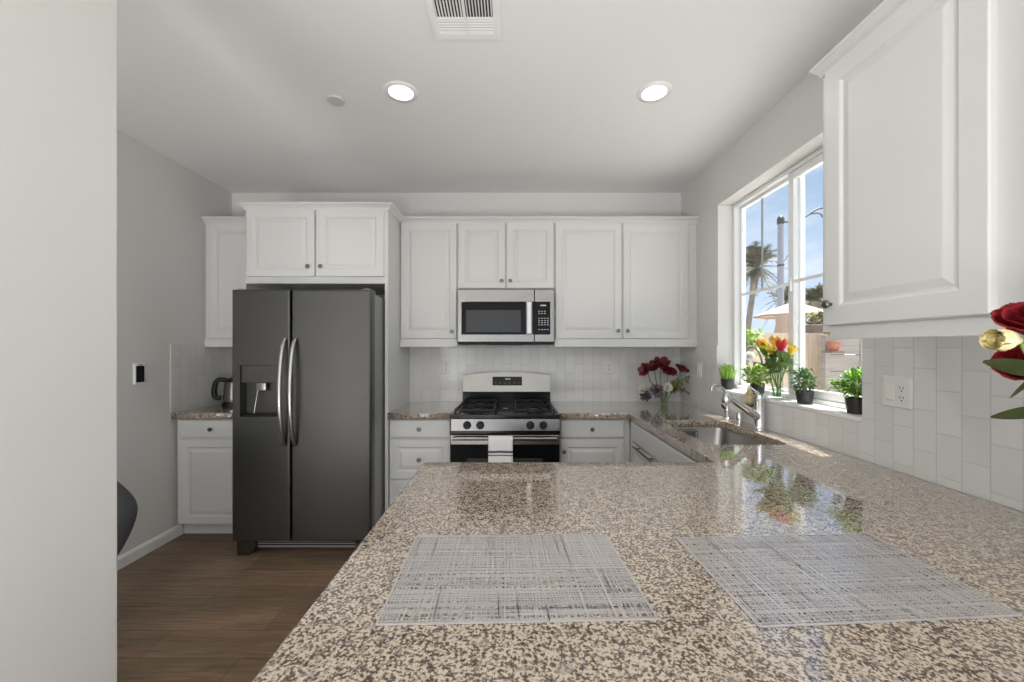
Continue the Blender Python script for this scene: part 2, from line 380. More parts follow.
for (sash, y0, y1, x) in ((s1, 2.26, WY1-.040, 1.621), (s2, WY0+.065, 2.26, 1.590)):
    bm = NB(); box(bm, x-.003, x+.003, y0, y1, WZ0+.04, WZ1-.04); obj('pane', bm, 'pane', sash)
    bm = NB(); box(bm, x-.009, x-.004, y0, y1, 1.747, 1.765); obj('grille_bar', bm, 'vinyl', sash)
    yc = 2.622 if sash is s1 else 1.975
    bm = NB(); box(bm, x+.004, x+.009, yc-.007, yc+.007, 1.765, WZ1-.04); obj('grille_bar', bm, 'grille', sash)
bm = NB(); box(bm, 1.560, 1.576, 2.262, 2.276, 1.70, 1.78, .003); obj('latch', bm, 'vinyl', s2)

# wall tiles
def tiles(name, bm, m): return struct(name, bm, m)
bm = NB(); box(bm, -.909, XR, YB-.008, YB, .914, 1.40); tiles('trim_2', bm, 'tile_x')
bm = NB(); box(bm, XL, -1.955, YB-.008, YB, .914, 1.405); tiles('trim_3', bm, 'tile_x')
bm = NB(); box(bm, XL, XL+.008, 2.871, YB-.008, .914, 1.405); tiles('trim_4', bm, 'tile_y')
bm = NB()
box(bm, XR-.008, XR, WY1, YB-.008, .914, 1.40); box(bm, XR-.008, XR, .20, WY0, .914, 1.42); box(bm, XR-.008, XR, WY0, WY1, .914, WZ0-.021)
tiles('trim_5', bm, 'tile_y')

# ------------------------------------------------------------------ worktops
def curve_slab(name, outer, holes, z0, z1, m, bev=.004):
    cu = bpy.data.curves.new(name, 'CURVE'); cu.dimensions = '2D'; cu.fill_mode = 'BOTH'
    cu.extrude = (z1-z0)/2-bev; cu.bevel_depth = bev; cu.bevel_resolution = 2; cu.offset = -bev
    for loop in [outer]+holes:
        sp = cu.splines.new('POLY'); sp.points.add(len(loop)-1); sp.use_cyclic_u = True
        for p, q in zip(sp.points, loop): p.co = (q[0], q[1], 0, 1)
    t = bpy.data.objects.new(name, cu); COL.objects.link(t)
    dg = bpy.context.evaluated_depsgraph_get(); me = bpy.data.meshes.new_from_object(t.evaluated_get(dg))
    bpy.data.objects.remove(t)
    me.materials.clear(); me.materials.append(M[m]); me.name = name
    me.transform(Matrix.Translation((0, 0, (z0+z1)/2)))
    o = bpy.data.objects.new(name, me); COL.objects.link(o); return o
def rrect(x0, x1, y0, y1, r, n=6):
    out = []
    for cx, cy, a0 in ((x1-r, y1-r, 0), (x0+r, y1-r, PI/2), (x0+r, y0+r, PI), (x1-r, y0+r, 1.5*PI)):
        for k in range(n+1):
            a = a0+PI/2*k/n; out.append((cx+r*math.cos(a), cy+r*math.sin(a)))
    return out
def fillet(poly, radii, n=6):
    out = []; m = len(poly)
    for i, (p, r) in enumerate(zip(poly, radii)):
        p = Vector(p)
        if r == 0: out.append(tuple(p)); continue
        a = (Vector(poly[i-1])-p).normalized(); b = (Vector(poly[(i+1) % m])-p).normalized()
        for k in range(n+1):
            t = k/n; out.append(tuple((1-t)**2*(p+a*r)+2*t*(1-t)*p+t*t*(p+b*r)))
    return out
ZT, ZU = .914, .868
SX0, SX1, SY0, SY1 = .945, 1.340, 1.935, 2.575
tag(curve_slab('granite_worktop', fillet([(.320, YB-.009), (XR-.009, YB-.009), (XR-.009, .22), (-.37, .22), (-.37, 1.638), (.824, 1.638), (.824, 2.871), (.320, 2.871)], [0, 0, 0, .03, .03, .01, .01, 0]),
               [rrect(SX0, SX1, SY0, SY1, .05)], ZU, ZT, 'granite'),
    'speckled brown and cream granite worktop with the sink, running round into the wide peninsula', 'worktop')
tag(curve_slab('granite_worktop', [(-.908, YB-.009), (-.450, YB-.009), (-.450, 2.871), (-.908, 2.871)], [], ZU, ZT, 'granite'),
    'short granite worktop between refrigerator panel and range', 'worktop')
tag(curve_slab('granite_worktop', [(XL+.009, YB-.009), (-1.956, YB-.009), (-1.956, 2.871), (XL+.009, 2.871)], [], ZU, ZT, 'granite'),
    'short granite worktop in the corner nook carrying the kettle', 'worktop')

# ------------------------------------------------------------------ back wall upper cabinets
FU = Face((0, 3.201, 0), (1, 0, 0), (0, -1, 0))
def upper(name, label, x0, x1, zb, doors, knobs, zrail=True, crown=True, mitre=(0, 0)):
    t = thing(name, label, 'cabinet', ((x0+x1)/2, 3.36, zb))
    bm = NB(); box(bm, x0+.001, x1-.001, 3.201, YB-.001, zb+(.02 if zrail else 0), 2.375); obj('body', bm, 'cab', t)
    for u0, u1, v0, v1 in doors: d = door(FU, u0, u1, v0, v1, t)
    ds = [c for c in t.children if c.name.startswith('door')]
    for (u, v), d in zip(knobs, ds): knob(FU, u, v, d)
    if zrail:
        bm = NB(); box(bm, x0+.001, x1-.001, 3.186, 3.206, zb, 1.452, .003); obj('light_rail', bm, 'cab', t)
    bm = NB(); prism(bm, CROWN(2.372), FU, x0, x1); obj('crown', bm, 'cab', t)
    return t
upper('wall_cabinet', 'white single-door wall cabinet between the refrigerator panel and the microwave', -.908, -.449, 1.387, [(-.903, -.457, 1.454, 2.370)], [(-.492, 1.51)])
upper('wall_cabinet', 'short white two-door wall cabinet directly above the microwave', -.449, .322, 1.845, [(-.443, -.070, 1.852, 2.370), (-.058, .316, 1.852, 2.370)], [(-.098, 1.912), (-.030, 1.912)], zrail=False)
upper('wall_cabinet', 'wide white two-door wall cabinet above the red flowers in the corner', .322, XR-.001, 1.387, [(.330, .856, 1.454, 2.370), (.870, 1.388, 1.454, 2.370)], [(.825, 1.515), (.900, 1.515)])
upper('wall_cabinet', 'narrow white wall cabinet in the nook above the kettle', XL+.001, -1.936, 1.387, [(-2.435, -1.945, 1.454, 2.370)], [])

# cabinet over the refrigerator with its end panels
t = thing('fridge_cabinet', 'deep white two-door cabinet with side panels built over the refrigerator', 'cabinet', (-1.42, 3.2, 0))
FF = Face((0, 2.886, 0), (1, 0, 0), (0, -1, 0))
bm = NB(); box(bm, -1.934, -.909, 2.886, YB-.001, 1.845, 2.375); obj('body', bm, 'cab', t)
bm = NB(); box(bm, -.931, -.909, 2.886, YB-.001, 0, 1.846); obj('side_panel', bm, 'cab', t)
bm = NB(); box(bm, -1.954, -1.934, 2.886, YB-.001, 0, 1.846); obj('side_panel', bm, 'cab', t)
d1 = door(FF, -1.917, -1.431, 1.893, 2.370, t); d2 = door(FF, -1.419, -.935, 1.893, 2.370, t)
knob(FF, -1.472, 1.962, d1); knob(FF, -1.380, 1.962, d2)
bm = NB(); prism(bm, CROWN(2.372), FF, -1.934, -.909, 1, 1)
FS = Face((-.909, 0, 0), (0, 1, 0), (1, 0, 0)); prism(bm, CROWN(2.372), FS, 2.886, 3.2, 1, 0)
FS2 = Face((-1.934, 0, 0), (0, 1, 0), (-1, 0, 0)); prism(bm, CROWN(2.372), FS2, 2.886, 3.2, 1, 0)
obj('crown', bm, 'cab', t)

# wall cabinet on the window wall
FR = Face((1.134, 0, 0), (0, 1, 0), (-1, 0, 0))
t = thing('wall_cabinet', 'large white wall cabinet on the window wall beside the window', 'cabinet', (1.3, 1.1, 1.42))
bm = NB(); box(bm, 1.134, XR-.001, .62, 1.468, 1.44, 2.375); obj('body', bm, 'cab', t)
d = door(FR, .938, 1.437, 1.462, 2.368, t, fw=.068); knob(FR, 1.405, 1.535, d)
bm = NB(); box(bm, 1.130, 1.150, .62, 1.43, 1.412, 1.458, .003); obj('light_rail', bm, 'cab', t)
door(FR, .626, .85, 1.462, 2.368, t, fw=.068)
bm = NB(); prism(bm, [(wd*.72, v) for wd, v in CROWN(2.372)], FR, .62, 1.468, 0, 1); obj('crown', bm, 'cab', t)

# ------------------------------------------------------------------ base cabinets
FB = Face((0, 2.916, 0), (1, 0, 0), (0, -1, 0))
def base(label, x0, x1, mitre=None):
    t = thing('base_cabinet', label, 'cabinet', ((x0+x1)/2, 3.2, 0))
    bm = NB(); box(bm, x0+.001, x1-.001, 2.916, YB-.01, .10, ZU-.001); obj('body', bm, 'cab', t)
    bm = NB(); box(bm, x0+.001, x1-.001, 2.975, YB-.01, 0, .10); obj('toe_kick', bm, 'cab', t)
    return t
t = base('white three-drawer base cabinet between refrigerator and range', -.907, -.449)
for z0, z1, rs in ((.728, .858, False), (.434, .714, True), (.125, .420, True)):
    d = door(FB, -.902, -.462, z0, z1, t, raised=rs, name='drawer'); knob(FB, -.686, (z0+z1)/2, d)
t = base('white base cabinet with one drawer over a door beside the range', .321, .845)
d = door(FB, .338, .800, .728, .858, t, raised=False, name='drawer'); knob(FB, .565, .793, d)
d = door(FB, .338, .800, .125, .714, t); knob(FB, .362, .632, d)
t = base('white base cabinet in the corner nook under the kettle', XL+.016, -1.956)
d = door(FB, -2.425, -1.96, .728, .858, t, raised=False, name='drawer'); knob(FB, -2.19, .793, d)
d = door(FB, -2.425, -1.96, .105, .714, t); knob(FB, -2.00, .64, d)

# sink run cabinet, under the window
FK = Face((.848, 0, 0), (0, 1, 0), (-1, 0, 0))
t = thing('base_cabinet', 'white sink base cabinet with a dark towel bar under the window worktop', 'cabinet', (1.1, 2.2, 0))
bm = NB()
box(bm, .848, .866, 1.64, 2.915, .10, ZU-.001); box(bm, .848, XR-.01, 1.64, 1.66, .10, ZU-.001); box(bm, .866, XR-.01, 2.895, 2.915, .10, ZU-.001); box(bm, .848, XR-.01, 1.64, 2.915, .10, .12)
obj('body', bm, 'cab', t)
bm = NB(); box(bm, .91, .93, 1.64, 2.915, 0, .10); obj('toe_kick', bm, 'cab', t)
door(FK, 1.68, 2.845, .728, .858, t, raised=False, name='false_drawer_front')
door(FK, 1.68, 2.255, .125, .714, t); dd = door(FK, 2.265, 2.845, .125, .714, t)
bm = NB()
for y in (2.39, 2.64): tube(bm, [(.829, y, .716), (.800, y, .716)], .006, 8)
tube(bm, [(.800, 2.30, .716), (.800, 2.70, .716)], .006, 8); obj('towel_bar', bm, 'knob', dd, 40)

# peninsula base
t = thing('peninsula_cabinet', 'white base cabinet carrying the wide granite peninsula', 'cabinet', (.4, 1.2, 0))
bm = NB(); box(bm, -.10, XR-.01, .62, 1.60, .10, ZU-.001); obj('body', bm, 'cab', t)
bm = NB(); box(bm, -.06, XR-.01, .66, 1.54, 0, .10); obj('toe_kick', bm, 'cab', t)
FP = Face((-.10, 0, 0), (0, 1, 0), (-1, 0, 0)); door(FP, .66, 1.56, .14, .84, t, name='end_panel')

# ------------------------------------------------------------------ refrigerator
t = thing('refrigerator', 'stainless steel side-by-side refrigerator with an ice and water dispenser', 'refrigerator', (-1.394, 3.1, 0))
bm = NB(); box(bm, -1.845, -.946, 2.695, 3.46, .035, 1.742, .004); obj('body', bm, 'fridge_side', t)
FG = Face((0, 2.692, 0), (1, 0, 0), (0, -1, 0))
def fdoor(u0, u1, hole=None):
    bm = NB(); tk = .070
    if not hole:
        rings_rect(bm, FG, u0, u1, .108, 1.764, [(0, 0), (0, tk-.014), (.004, tk-.005), (.012, tk), (.02, tk)])
    else:
        a0, a1, b0, b1 = hole
        us = [u0, a0, a1, u1]; vs = [.108, b0, b1, 1.764]
        def F2(u, v, wd): return bm.verts.new(FG.p(u, v, wd))
        outer = [(0, 0), (0, tk-.014), (.004, tk-.005), (.012, tk)]
        rows = []
        for ins, wd in outer:
            rows.append([F2(u, v, wd) for u, v in ((u0+ins, .108+ins), (u1-ins, .108+ins), (u1-ins, 1.764-ins), (u0+ins, 1.764-ins))])
        skin(bm, rows, False); bm.faces.new(rows[0][::-1])
        o4 = rows[-1]; h4 = [F2(a0, b0, tk), F2(a1, b0, tk), F2(a1, b1, tk), F2(a0, b1, tk)]
        for i in range(4): bm.faces.new((o4[i], o4[(i+1) % 4], h4[(i+1) % 4], h4[i]))
        d4 = [F2(a0+.004, b0+.004, .012), F2(a1-.004, b0+.004, .012), F2(a1-.004, b1-.004, .012), F2(a0+.004, b1-.004, .012)]
        skin(bm, [h4, d4], False); bm.faces.new(d4)
    return obj('door', bm, 'fridge', t)
HA = (-1.795, -1.545, .930, 1.268)
fl = fdoor(-1.853, -1.470, HA); fr = fdoor(-1.462, -.937)
def fhandle(x, par):
    bm = NB(); rows = []; n = 22
    for i in range(n+1):
        s = i/n; z = .742+s*.702; out = .066*math.sin(PI*s)**.55+.004
        wd = .0145; tk = .011
        c = Vector((x, 2.622-out, z))
        rows.append([bm.verts.new(c+Vector((wd*math.cos(a)*(1 if abs(math.cos(a)) < .8 else .95), tk*math.sin(a), 0))) for a in [2*PI*k/12 for k in range(12)]])
    skin(bm, rows); return obj('handle', bm, 'handle', par, 50)
fhandle(-1.499, fl); fhandle(-1.432, fr)
bm = NB(); box(bm, HA[0]+.002, HA[1]-.002, 2.628, 2.684, 1.150, 1.266, .003); dp = obj('dispenser_panel', bm, 'fridge', fl)
bm = NB(); rings_rect(bm, FG, HA[0]-.004, HA[1]+.004, HA[2]-.004, HA[3]+.004, [(0, .069), (0, .074), (.005, .074), (.005, .069)], fill=False, back=False)
obj('dispenser_trim', bm, 'fridge', fl)
bm = NB(); box(bm, -1.70, -1.64, 2.640, 2.66, 1.095, 1.15, .004); tube(bm, [(-1.69, 2.645, 1.12), (-1.70, 2.640, 1.04), (-1.715, 2.640, .95)], .005, 8); obj('dispenser_lever', bm, 'handle', fl, 40)
bm = NB(); box(bm, HA[0]+.005, HA[1]-.005, 2.630, 2.68, .934, .944, .002); obj('drip_tray', bm, 'plastic_b', fl)
bm = NB()
bm.free()
for x in (-1.82, -.985):
    bm = NB(); box(bm, x-.02, x+.03, 2.655, 2.76, 1.742, 1.775, .006); obj('hinge_cover', bm, 'fridge_side', t)
bm = NB(); box(bm, -1.84, -.95, 2.70, 2.72, .045, .100)
for k in range(3): box(bm, -1.80, -.99, 2.694, 2.702, .052+k*.016, .060+k*.016)
obj('base_grille', bm, 'plastic_b', t)
for x0, x1 in ((-1.845, -1.725), (-1.06, -.945)):
    bm = NB(); a = [(x0, 0), (x1-.05, 0), (x1, .04), (x1, .085), (x0, .085)]
    if x1 > -1.2: a = [(x1-(px-x0), z) for px, z in a]
    r0 = [bm.verts.new((x, 2.665, z)) for x, z in a]; r1 = [bm.verts.new((x, 2.76, z)) for x, z in a]; skin(bm, [r0, r1]); obj('roller_foot', bm, 'fridge', t)

# ------------------------------------------------------------------ microwave
t = thing('microwave', 'stainless over-the-range microwave with black glass door hung under cabinet', 'microwave', (-.063, 3.3, 1.414))
x0, x1 = -.442, .315
bm = NB(); box(bm, x0, x1, 3.150, YB-.009, 1.418, 1.840); obj('body', bm, 'plastic_b', t)
FM = Face((0, 3.150, 0), (1, 0, 0), (0, -1, 0))
bm = NB(); rings_rect(bm, FM, x0, .158, 1.425, 1.838, [(0, 0), (0, .024), (.004, .028), (.010, .028)]); md = obj('door', bm, 'steel', t)
bm = NB(); rings_rect(bm, FM, .160, x1, 1.425, 1.838, [(0, 0), (0, .024), (.004, .028), (.010, .028)]); mc = obj('control_side', bm, 'steel', t)
bm = NB(); rings_rect(bm, FM, -.410, .094, 1.484, 1.741, [(0, .024), (0, .030), (.003, .031), (.004, .031)]); obj('door_glass', bm, 'blackglass', md)
bm = NB(); rings_rect(bm, FM, -.374, .052, 1.503, 1.676, [(0, .029), (0, .0316), (.001, .0316)]); obj('window', bm, 'mwglass', md)
bm = NB(); box(bm, .098, .136, 3.078, 3.094, 1.486, 1.739, .005); box(bm, .108, .126, 3.09, 3.13, 1.50, 1.52); box(bm, .108, .126, 3.09, 3.13, 1.705, 1.725); obj('handle', bm, 'handle', md)
bm = NB(); rings_rect(bm, FM, .142, .283, 1.484, 1.741, [(0, .024), (0, .030), (.003, .031), (.004, .031)]); cp = obj('control_panel', bm, 'blackglass', mc)
bm = NB(); rings_rect(bm, FM, .205, .25, 1.706, 1.716, [(0, .030), (0, .0318), (.001, .0318)]); obj('clock_display', bm, 'print', cp)
for r_, zz in enumerate((1.662, 1.645, 1.608, 1.590, 1.574, 1.557, 1.520)):
    for c_ in range(4):
        if r_ in (0, 1) and c_ == 3: continue
        xx = .190+c_*.0225
        bm = NB(); rings_rect(bm, FM, xx, xx+.012, zz, zz+.006, [(0, .030), (0, .0318), (.0005, .0318)]); obj('button', bm, 'print', cp)
bm = NB(); box(bm, x0+.01, x1-.01, 3.135, 3.45, 1.406, 1.419, .004); box(bm, -.21, .07, 3.128, 3.20, 1.402, 1.409, .002); obj('vent_underside', bm, 'plastic_b', t)

# ------------------------------------------------------------------ range
t = thing('gas_range', 'stainless and black four-burner gas range with a towel on its oven handle', 'stove', (-.063, 3.1, 0))
x0, x1 = -.444, .318
bm = NB(); box(bm, x0+.003, x1-.003, 2.80, YB-.015, .03, .895); obj('body', bm, 'black', t)
bm = NB(); box(bm, x0, x1, 2.752, 3.47, .893, .914, .008); box(bm, x0, x0+.02, 2.77, 3.44, .913, .921, .003); box(bm, x1-.02, x1, 2.77, 3.44, .913, .921, .003); box(bm, x0, x1, 2.752, 2.775, .905, .921, .006); ck = obj('cooktop', bm, 'black', t)
# backguard
bm = NB(); r0 = []; r1 = []
xs = [x0+.008+(x1-x0-.016)*i/16 for i in range(17)]
top = lambda x: 1.146+.027*(1-((x+.063)/.373)**2)
loop = [(x, top(x)) for x in xs]+[(x, 1.006) for x in xs[::-1]]
f = [bm.verts.new((x, 3.405+(z-1.0)*.18, z)) for x, z in loop]; b = [bm.verts.new((x, 3.485, z)) for x, z in loop]; skin(bm, [f, b]); bgd = obj('backguard', bm, 'steel', t)
bm = NB(); box(bm, x0+.008, x1-.008, 3.40, 3.485, .912, 1.007, .006); obj('backguard_base', bm, 'black', t)
bm = NB(); a = [(-.184, 1.060), (.068, 1.060), (.068, 1.133), (-.184, 1.133)]
f = [bm.verts.new((x, 3.405+(z-1.0)*.18-.004, z)) for x, z in a]; b = [bm.verts.new((x, 3.42+(z-1)*.18, z)) for x, z in a]; skin(bm, [f, b]); dsp = obj('display', bm, 'blackglass', bgd)
bm = NB()
box(bm, -.075, -.03, 3.4155, 3.420, 1.108, 1.120); obj('clock_digits', bm, 'print', dsp)
for k in range(6):
    bm = NB(); xx = -.17+k*.04; box(bm, xx, xx+.022, 3.4085, 3.414, 1.078, 1.084); obj('touch_pad', bm, 'plastic_s', dsp)
# control panel, knobs
bm = NB(); a = [(2.744, .812), (2.80, .812), (2.80, .890), (2.752, .890)]
l0 = [bm.verts.new((x0+.012, y, z)) for y, z in a]; l1 = [bm.verts.new((x1-.004, y, z)) for y, z in a]; skin(bm, [l0, l1]); cpn = obj('control_panel', bm, 'steel', t)
bm = NB(); box(bm, x0, x1, 2.757, 2.81, .780, .894, .004); obj('front_fascia', bm, 'black', t)
for kx in (-.322, -.232, .112, .202):
    bm = NB(); lathe(bm, [(.028, 0), (.028, .006), (.024, .010), (.022, .028), (.019, .031)], (kx, 2.748, .849), '-Y', 20)
    box(bm, kx-.005, kx+.005, 2.708, 2.722, .827, .871, .002); kb = obj('burner_knob', bm, 'plastic_b', t, 40)
# oven door
bm = NB(); box(bm, x0+.004, x1-.004, 2.752, 2.80, .235, .775, .006); od = obj('oven_door', bm, 'blackglass', t)
bm = NB(); box(bm, x0+.006, x1-.006, 2.744, 2.756, .715, .782, .004); obj('door_trim', bm, 'steel', od)
bm = NB(); tube(bm, [(x0+.03, 2.700, .768), (x1-.03, 2.700, .768)], .013, 14)
for xx in (x0+.05, x1-.05): box(bm, xx-.012, xx+.012, 2.70, 2.745, .758, .778, .003)
obj('oven_handle', bm, 'steel', od, 40)
bm = NB(); box(bm, x0+.12, x1-.12, 2.7495, 2.753, .33, .62, .001); obj('oven_window', bm, 'mwglass', od)
bm = NB(); box(bm, x0+.004, x1-.004, 2.756, 2.80, .045, .225, .006); obj('storage_drawer', bm, 'steel', t)
# burners and grates
for bx, by, br in ((-.275, 2.93, .045), (-.275, 3.22, .038), (.145, 2.93, .045), (.145, 3.22, .050)):
    bm = NB(); lathe(bm, [(br+.014, .914), (br+.012, .922), (br, .924), (br, .930), (br*.8, .934), (br*.3, .935)], (bx, by, 0), 'Z', 20); obj('burner', bm, 'iron', ck, 40)
for gx in (-.275, .145):
    bm = NB(); zt = .948
    X0, X1, Y0, Y1 = gx-.135, gx+.135, 2.82, 3.34
    for yy in (Y0, (Y0+Y1)/2, Y1): box(bm, X0, X1, yy-.006, yy+.006, zt-.012, zt, .002)
    for xx in (X0, X1): box(bm, xx-.006, xx+.006, Y0, Y1, zt-.012, zt, .002)
    for by in (2.93, 3.22):
        for k in range(4):
            a = PI/4+PI/2*k; bm2 = bm
            tube(bm, [(gx+.03*math.cos(a), by+.03*math.sin(a), zt+.004), (gx+.12*math.cos(a), by+.105*math.sin(a), zt-.004)], .006, 6)
    for xx in (X0, X1):
        for yy in (Y0, (Y0+Y1)/2, Y1): box(bm, xx-.007, xx+.007, yy-.007, yy+.007, .914, zt-.004)
    obj('grate', bm, 'iron', t)
bm = NB(); lathe(bm, [(.03, .914), (.026, .920), (.012, .922)], (-.065, 3.08, 0), 'Z', 20); obj('burner', bm, 'steel', ck, 40)

# tea towel over the oven handle
bm = NB(); rows = []
prof = [(2.720, .60), (2.7195, .70), (2.719, .755), (2.712, .778), (2.700, .785), (2.688, .779), (2.682, .76), (2.680, .70), (2.679, .60), (2.680, .50), (2.681, .44)]
for i in range(11):
    u = i/10; x = -.172+u*.163
    rows.append([(x+(.004*math.sin(9*u) if z < .7 else 0), y-.004*math.sin(u*PI*3)*(1 if z < .75 and y < 2.69 else .2), z) for y, z in prof])
vs = [[bm.verts.new(p) for p in r_] for r_ in rows]
for i in range(10):
    for j in range(len(prof)-1): bm.faces.new((vs[i][j], vs[i+1][j], vs[i+1][j+1], vs[i][j+1]))
o = obj('tea_towel', bm, 'towel', None, 60); md_ = o.modifiers.new('thick', 'SOLIDIFY'); md_.thickness = .003; md_.offset = 0
tag(o, 'white tea towel with dark stripes hanging over the oven handle', 'towel')

# ------------------------------------------------------------------ sink, taps
t = thing('sink', 'undermounted stainless steel sink bowl set in the granite below the window', 'sink', (1.136, 2.255, .70))
bm = NB(); rows = []
for ins, z, r in ((-.012, .8675, .06), (0.0, .8675, .05), (.004, .85, .05), (.010, .72, .065), (.03, .69, .05), (.06, .682, .03)):
    rows.append([bm.verts.new((x, y, z)) for x, y in rrect(SX0+ins, SX1-ins, SY0+ins, SY1-ins, r)])
skin(bm, rows, False); bm.faces.new(rows[-1]); ob = obj('bowl', bm, 'sink', t, 60)
bm = NB(); lathe(bm, [(.045, .683), (.043, .686), (.030, .685), (.026, .678)], (1.136, 2.255, 0), 'Z', 24); obj('drain', bm, 'chrome', t, 40)
# sponge caddy in sink
t = thing('sponge_caddy', 'small dark wire sponge caddy hung inside the sink', 'caddy', (1.09, 2.53, .79))
bm = NB()
for z in (.795, .83, .86):
    tube(bm, [(1.03, 2.505, z), (1.15, 2.505, z), (1.15, 2.555, z), (1.03, 2.555, z), (1.03, 2.505, z)], .0025, 6)
for k in range(9): tube(bm, [(1.03+.015*k, 2.505, .795), (1.03+.015*k, 2.505, .86)], .002, 6)
for k in range(9): tube(bm, [(1.03+.015*k, 2.505, .795), (1.03+.015*k, 2.555, .795)], .002, 6)
obj('wire_basket', bm, 'knob', t)
sp = NB(); box(sp, 1.04, 1.14, 2.512, 2.548, .798, .852, .006); o = obj('sponge', sp, 'sponge', None); tag(o, 'grey sponge sitting in the wire caddy inside the sink', 'sponge')

t = thing('kitchen_faucet', 'chrome pull-out faucet with a long slanting spout behind the sink', 'faucet', (1.412, 2.302, ZT))
bm = NB(); lathe(bm, [(.033, .914), (.033, .920), (.029, .924), (.027, .93), (.028, 1.00), (.0275, 1.085), (.029, 1.092), (.026, 1.112), (.018, 1.118)], (1.412, 2.302, 0), 'Z', 24); obj('body', bm, 'chrome', t, 40)
A = Vector((1.400, 2.299, .985)); B = Vector((1.215, 2.245, 1.098))
bm = NB(); tube(bm, smooth_pts([A, A.lerp(B, .5), B], 4), [.0235]*4+[.020]*5, 16); obj('spout', bm, 'chrome', t, 50)
dr = (B-A).normalized()
bm = NB(); tube(bm, [B-dr*.01, B+dr*.015, B+dr*.03+Vector((0, 0, -.004)), B+dr*.036+Vector((0, 0, -.03)), B+dr*.037+Vector((0, 0, -.045))], [.019, .024, .026, .025, .021], 16); obj('spray_head', bm, 'chrome', t, 50)
bm = NB(); tube(bm, smooth_pts([(1.405, 2.30, 1.105), (1.39, 2.294, 1.128), (1.355, 2.285, 1.15)], 4), [.011]*5+[.007]*4, 10); obj('lever', bm, 'chrome', t, 50)
t = thing('water_tap', 'slim chrome drinking water tap with a hooked spout beside the faucet', 'faucet', (1.415, 2.655, ZT))
bm = NB(); lathe(bm, [(.026, .914), (.026, .919), (.017, .925), (.013, .935), (.020, .955), (.019, .985), (.010, .998)], (1.415, 2.655, 0), 'Z', 20); obj('base', bm, 'chrome', t, 50)
bm = NB(); tube(bm, smooth_pts([(1.415, 2.655, .99), (1.413, 2.655, 1.06), (1.395, 2.655, 1.10), (1.362, 2.655, 1.128), (1.332, 2.655, 1.132), (1.314, 2.655, 1.118), (1.312, 2.655, 1.096)], 5), .0085, 10); obj('hooked_spout', bm, 'chrome', t, 50)
bm = NB(); tube(bm, [(1.415, 2.655, .97), (1.385, 2.64, .985), (1.365, 2.63, 1.005)], [.008, .007, .006], 8); obj('lever', bm, 'plastic_b', t, 50)
bm = NB(); lathe(bm, [(.025, .914), (.025, .918), (.0215, .92), (.0215, .968), (.019, .973), (.006, .974)], (1.428, 2.535, 0), 'Z', 20)
o = obj('air_gap_cap', bm, 'chrome', None, 40); tag(o, 'short chrome air gap cap standing between the two taps', 'cap')
bm = NB(); lathe(bm, [(.012, 1.026), (.024, 1.028), (.028, 1.036), (.027, 1.040), (.020, 1.034), (.004, 1.033)], (1.425, 2.42, 0), 'Z', 20); box(bm, 1.445, 1.4555, 2.408, 2.432, 1.028, 1.05, .002)
o = obj('soap_dish', bm, 'dish', None, 40); tag(o, 'small brown dish fixed to the tiles behind the faucet', 'dish')
t = thing('soap_bottle', 'small amber soap bottle standing in the brown dish behind the faucet', 'bottle', (1.425, 2.42, 1.034))
bm = NB(); lathe(bm, [(.018, 1.035), (.021, 1.038), (.021, 1.10), (.019, 1.112), (.010, 1.124), (.009, 1.130)], (1.425, 2.42, 0), 'Z', 20); obj('bottle', bm, 'amber', t, 50)
bm = NB(); lathe(bm, [(.0213, 1.052), (.0216, 1.053), (.0216, 1.092), (.0213, 1.093)], (1.425, 2.42, 0), 'Z', 20, False); obj('paper_label', bm, 'cream', t, 50)
bm = NB(); lathe(bm, [(.012, 1.129), (.012, 1.143), (.010, 1.146), (.003, 1.147)], (1.425, 2.42, 0), 'Z', 16); obj('cap', bm, 'plastic_w', t, 50)

# ------------------------------------------------------------------ plates on walls, ceiling fittings
def wallplate(name, label, F, u, v, wd, ht, gang, cat='outlet'):
    t = thing(name, label, cat, tuple(F.p(u, v-ht/2, 0)))
    bm = NB(); rings_rect(bm, F, u-wd/2, u+wd/2, v-ht/2, v+ht/2, [(0, 0), (0, .003), (.003, .006), (.008, .006)]); pl = obj('plate', bm, 'plastic_w', t)
    for du, kind in gang:
        if kind == 'outlet':
            bm = NB(); rings_rect(bm, F, u+du-.017, u+du+.017, v-.034, v+.034, [(0, .005), (0, .0085), (.002, .009), (.003, .009)]); rc = obj('receptacle', bm, 'plastic_w', t)
            for dz in (.018, -.018):
                for s in (-.006, .006):
                    bm = NB(); rings_rect(bm, F, u+du+s-.0015, u+du+s+.0015, v+dz-.005, v+dz+.005, [(0, .0085), (0, .0093), (.0003, .0093)]); obj('slot', bm, 'plastic_s', rc)
                bm = NB(); rings_rect(bm, F, u+du-.003, u+du+.003, v+dz-.014, v+dz-.009, [(0, .0085), (0, .0093), (.0003, .0093)]); obj('slot', bm, 'plastic_s', rc)
        else:
            bm = NB(); rings_rect(bm, F, u+du-.017, u+du+.017, v-.034, v+.034, [(0, .005), (0, .008), (.001, .0085), (.003, .010), (.006, .011)]); obj('rocker', bm, 'plastic_w', t)
    return t
FBW = Face((0, YB-.008, 0), (1, 0, 0), (0, -1, 0)); FRW = Face((XR-.008, 0, 0), (0, 1, 0), (-1, 0, 0))
wallplate('wall_outlet', 'white outlet on the tiles between refrigerator panel and range', FBW, -.592, 1.213, .073, .118, [(0, 'outlet')])
wallplate('wall_outlet', 'white outlet on the tiles between range and red flowers', FBW, .826, 1.213, .073, .118, [(0, 'outlet')])
wallplate('light_switch', 'white switch plate on the tiles in the corner by the window', FRW, 3.135, 1.205, .073, .118, [(0, 'switch')], 'switch')
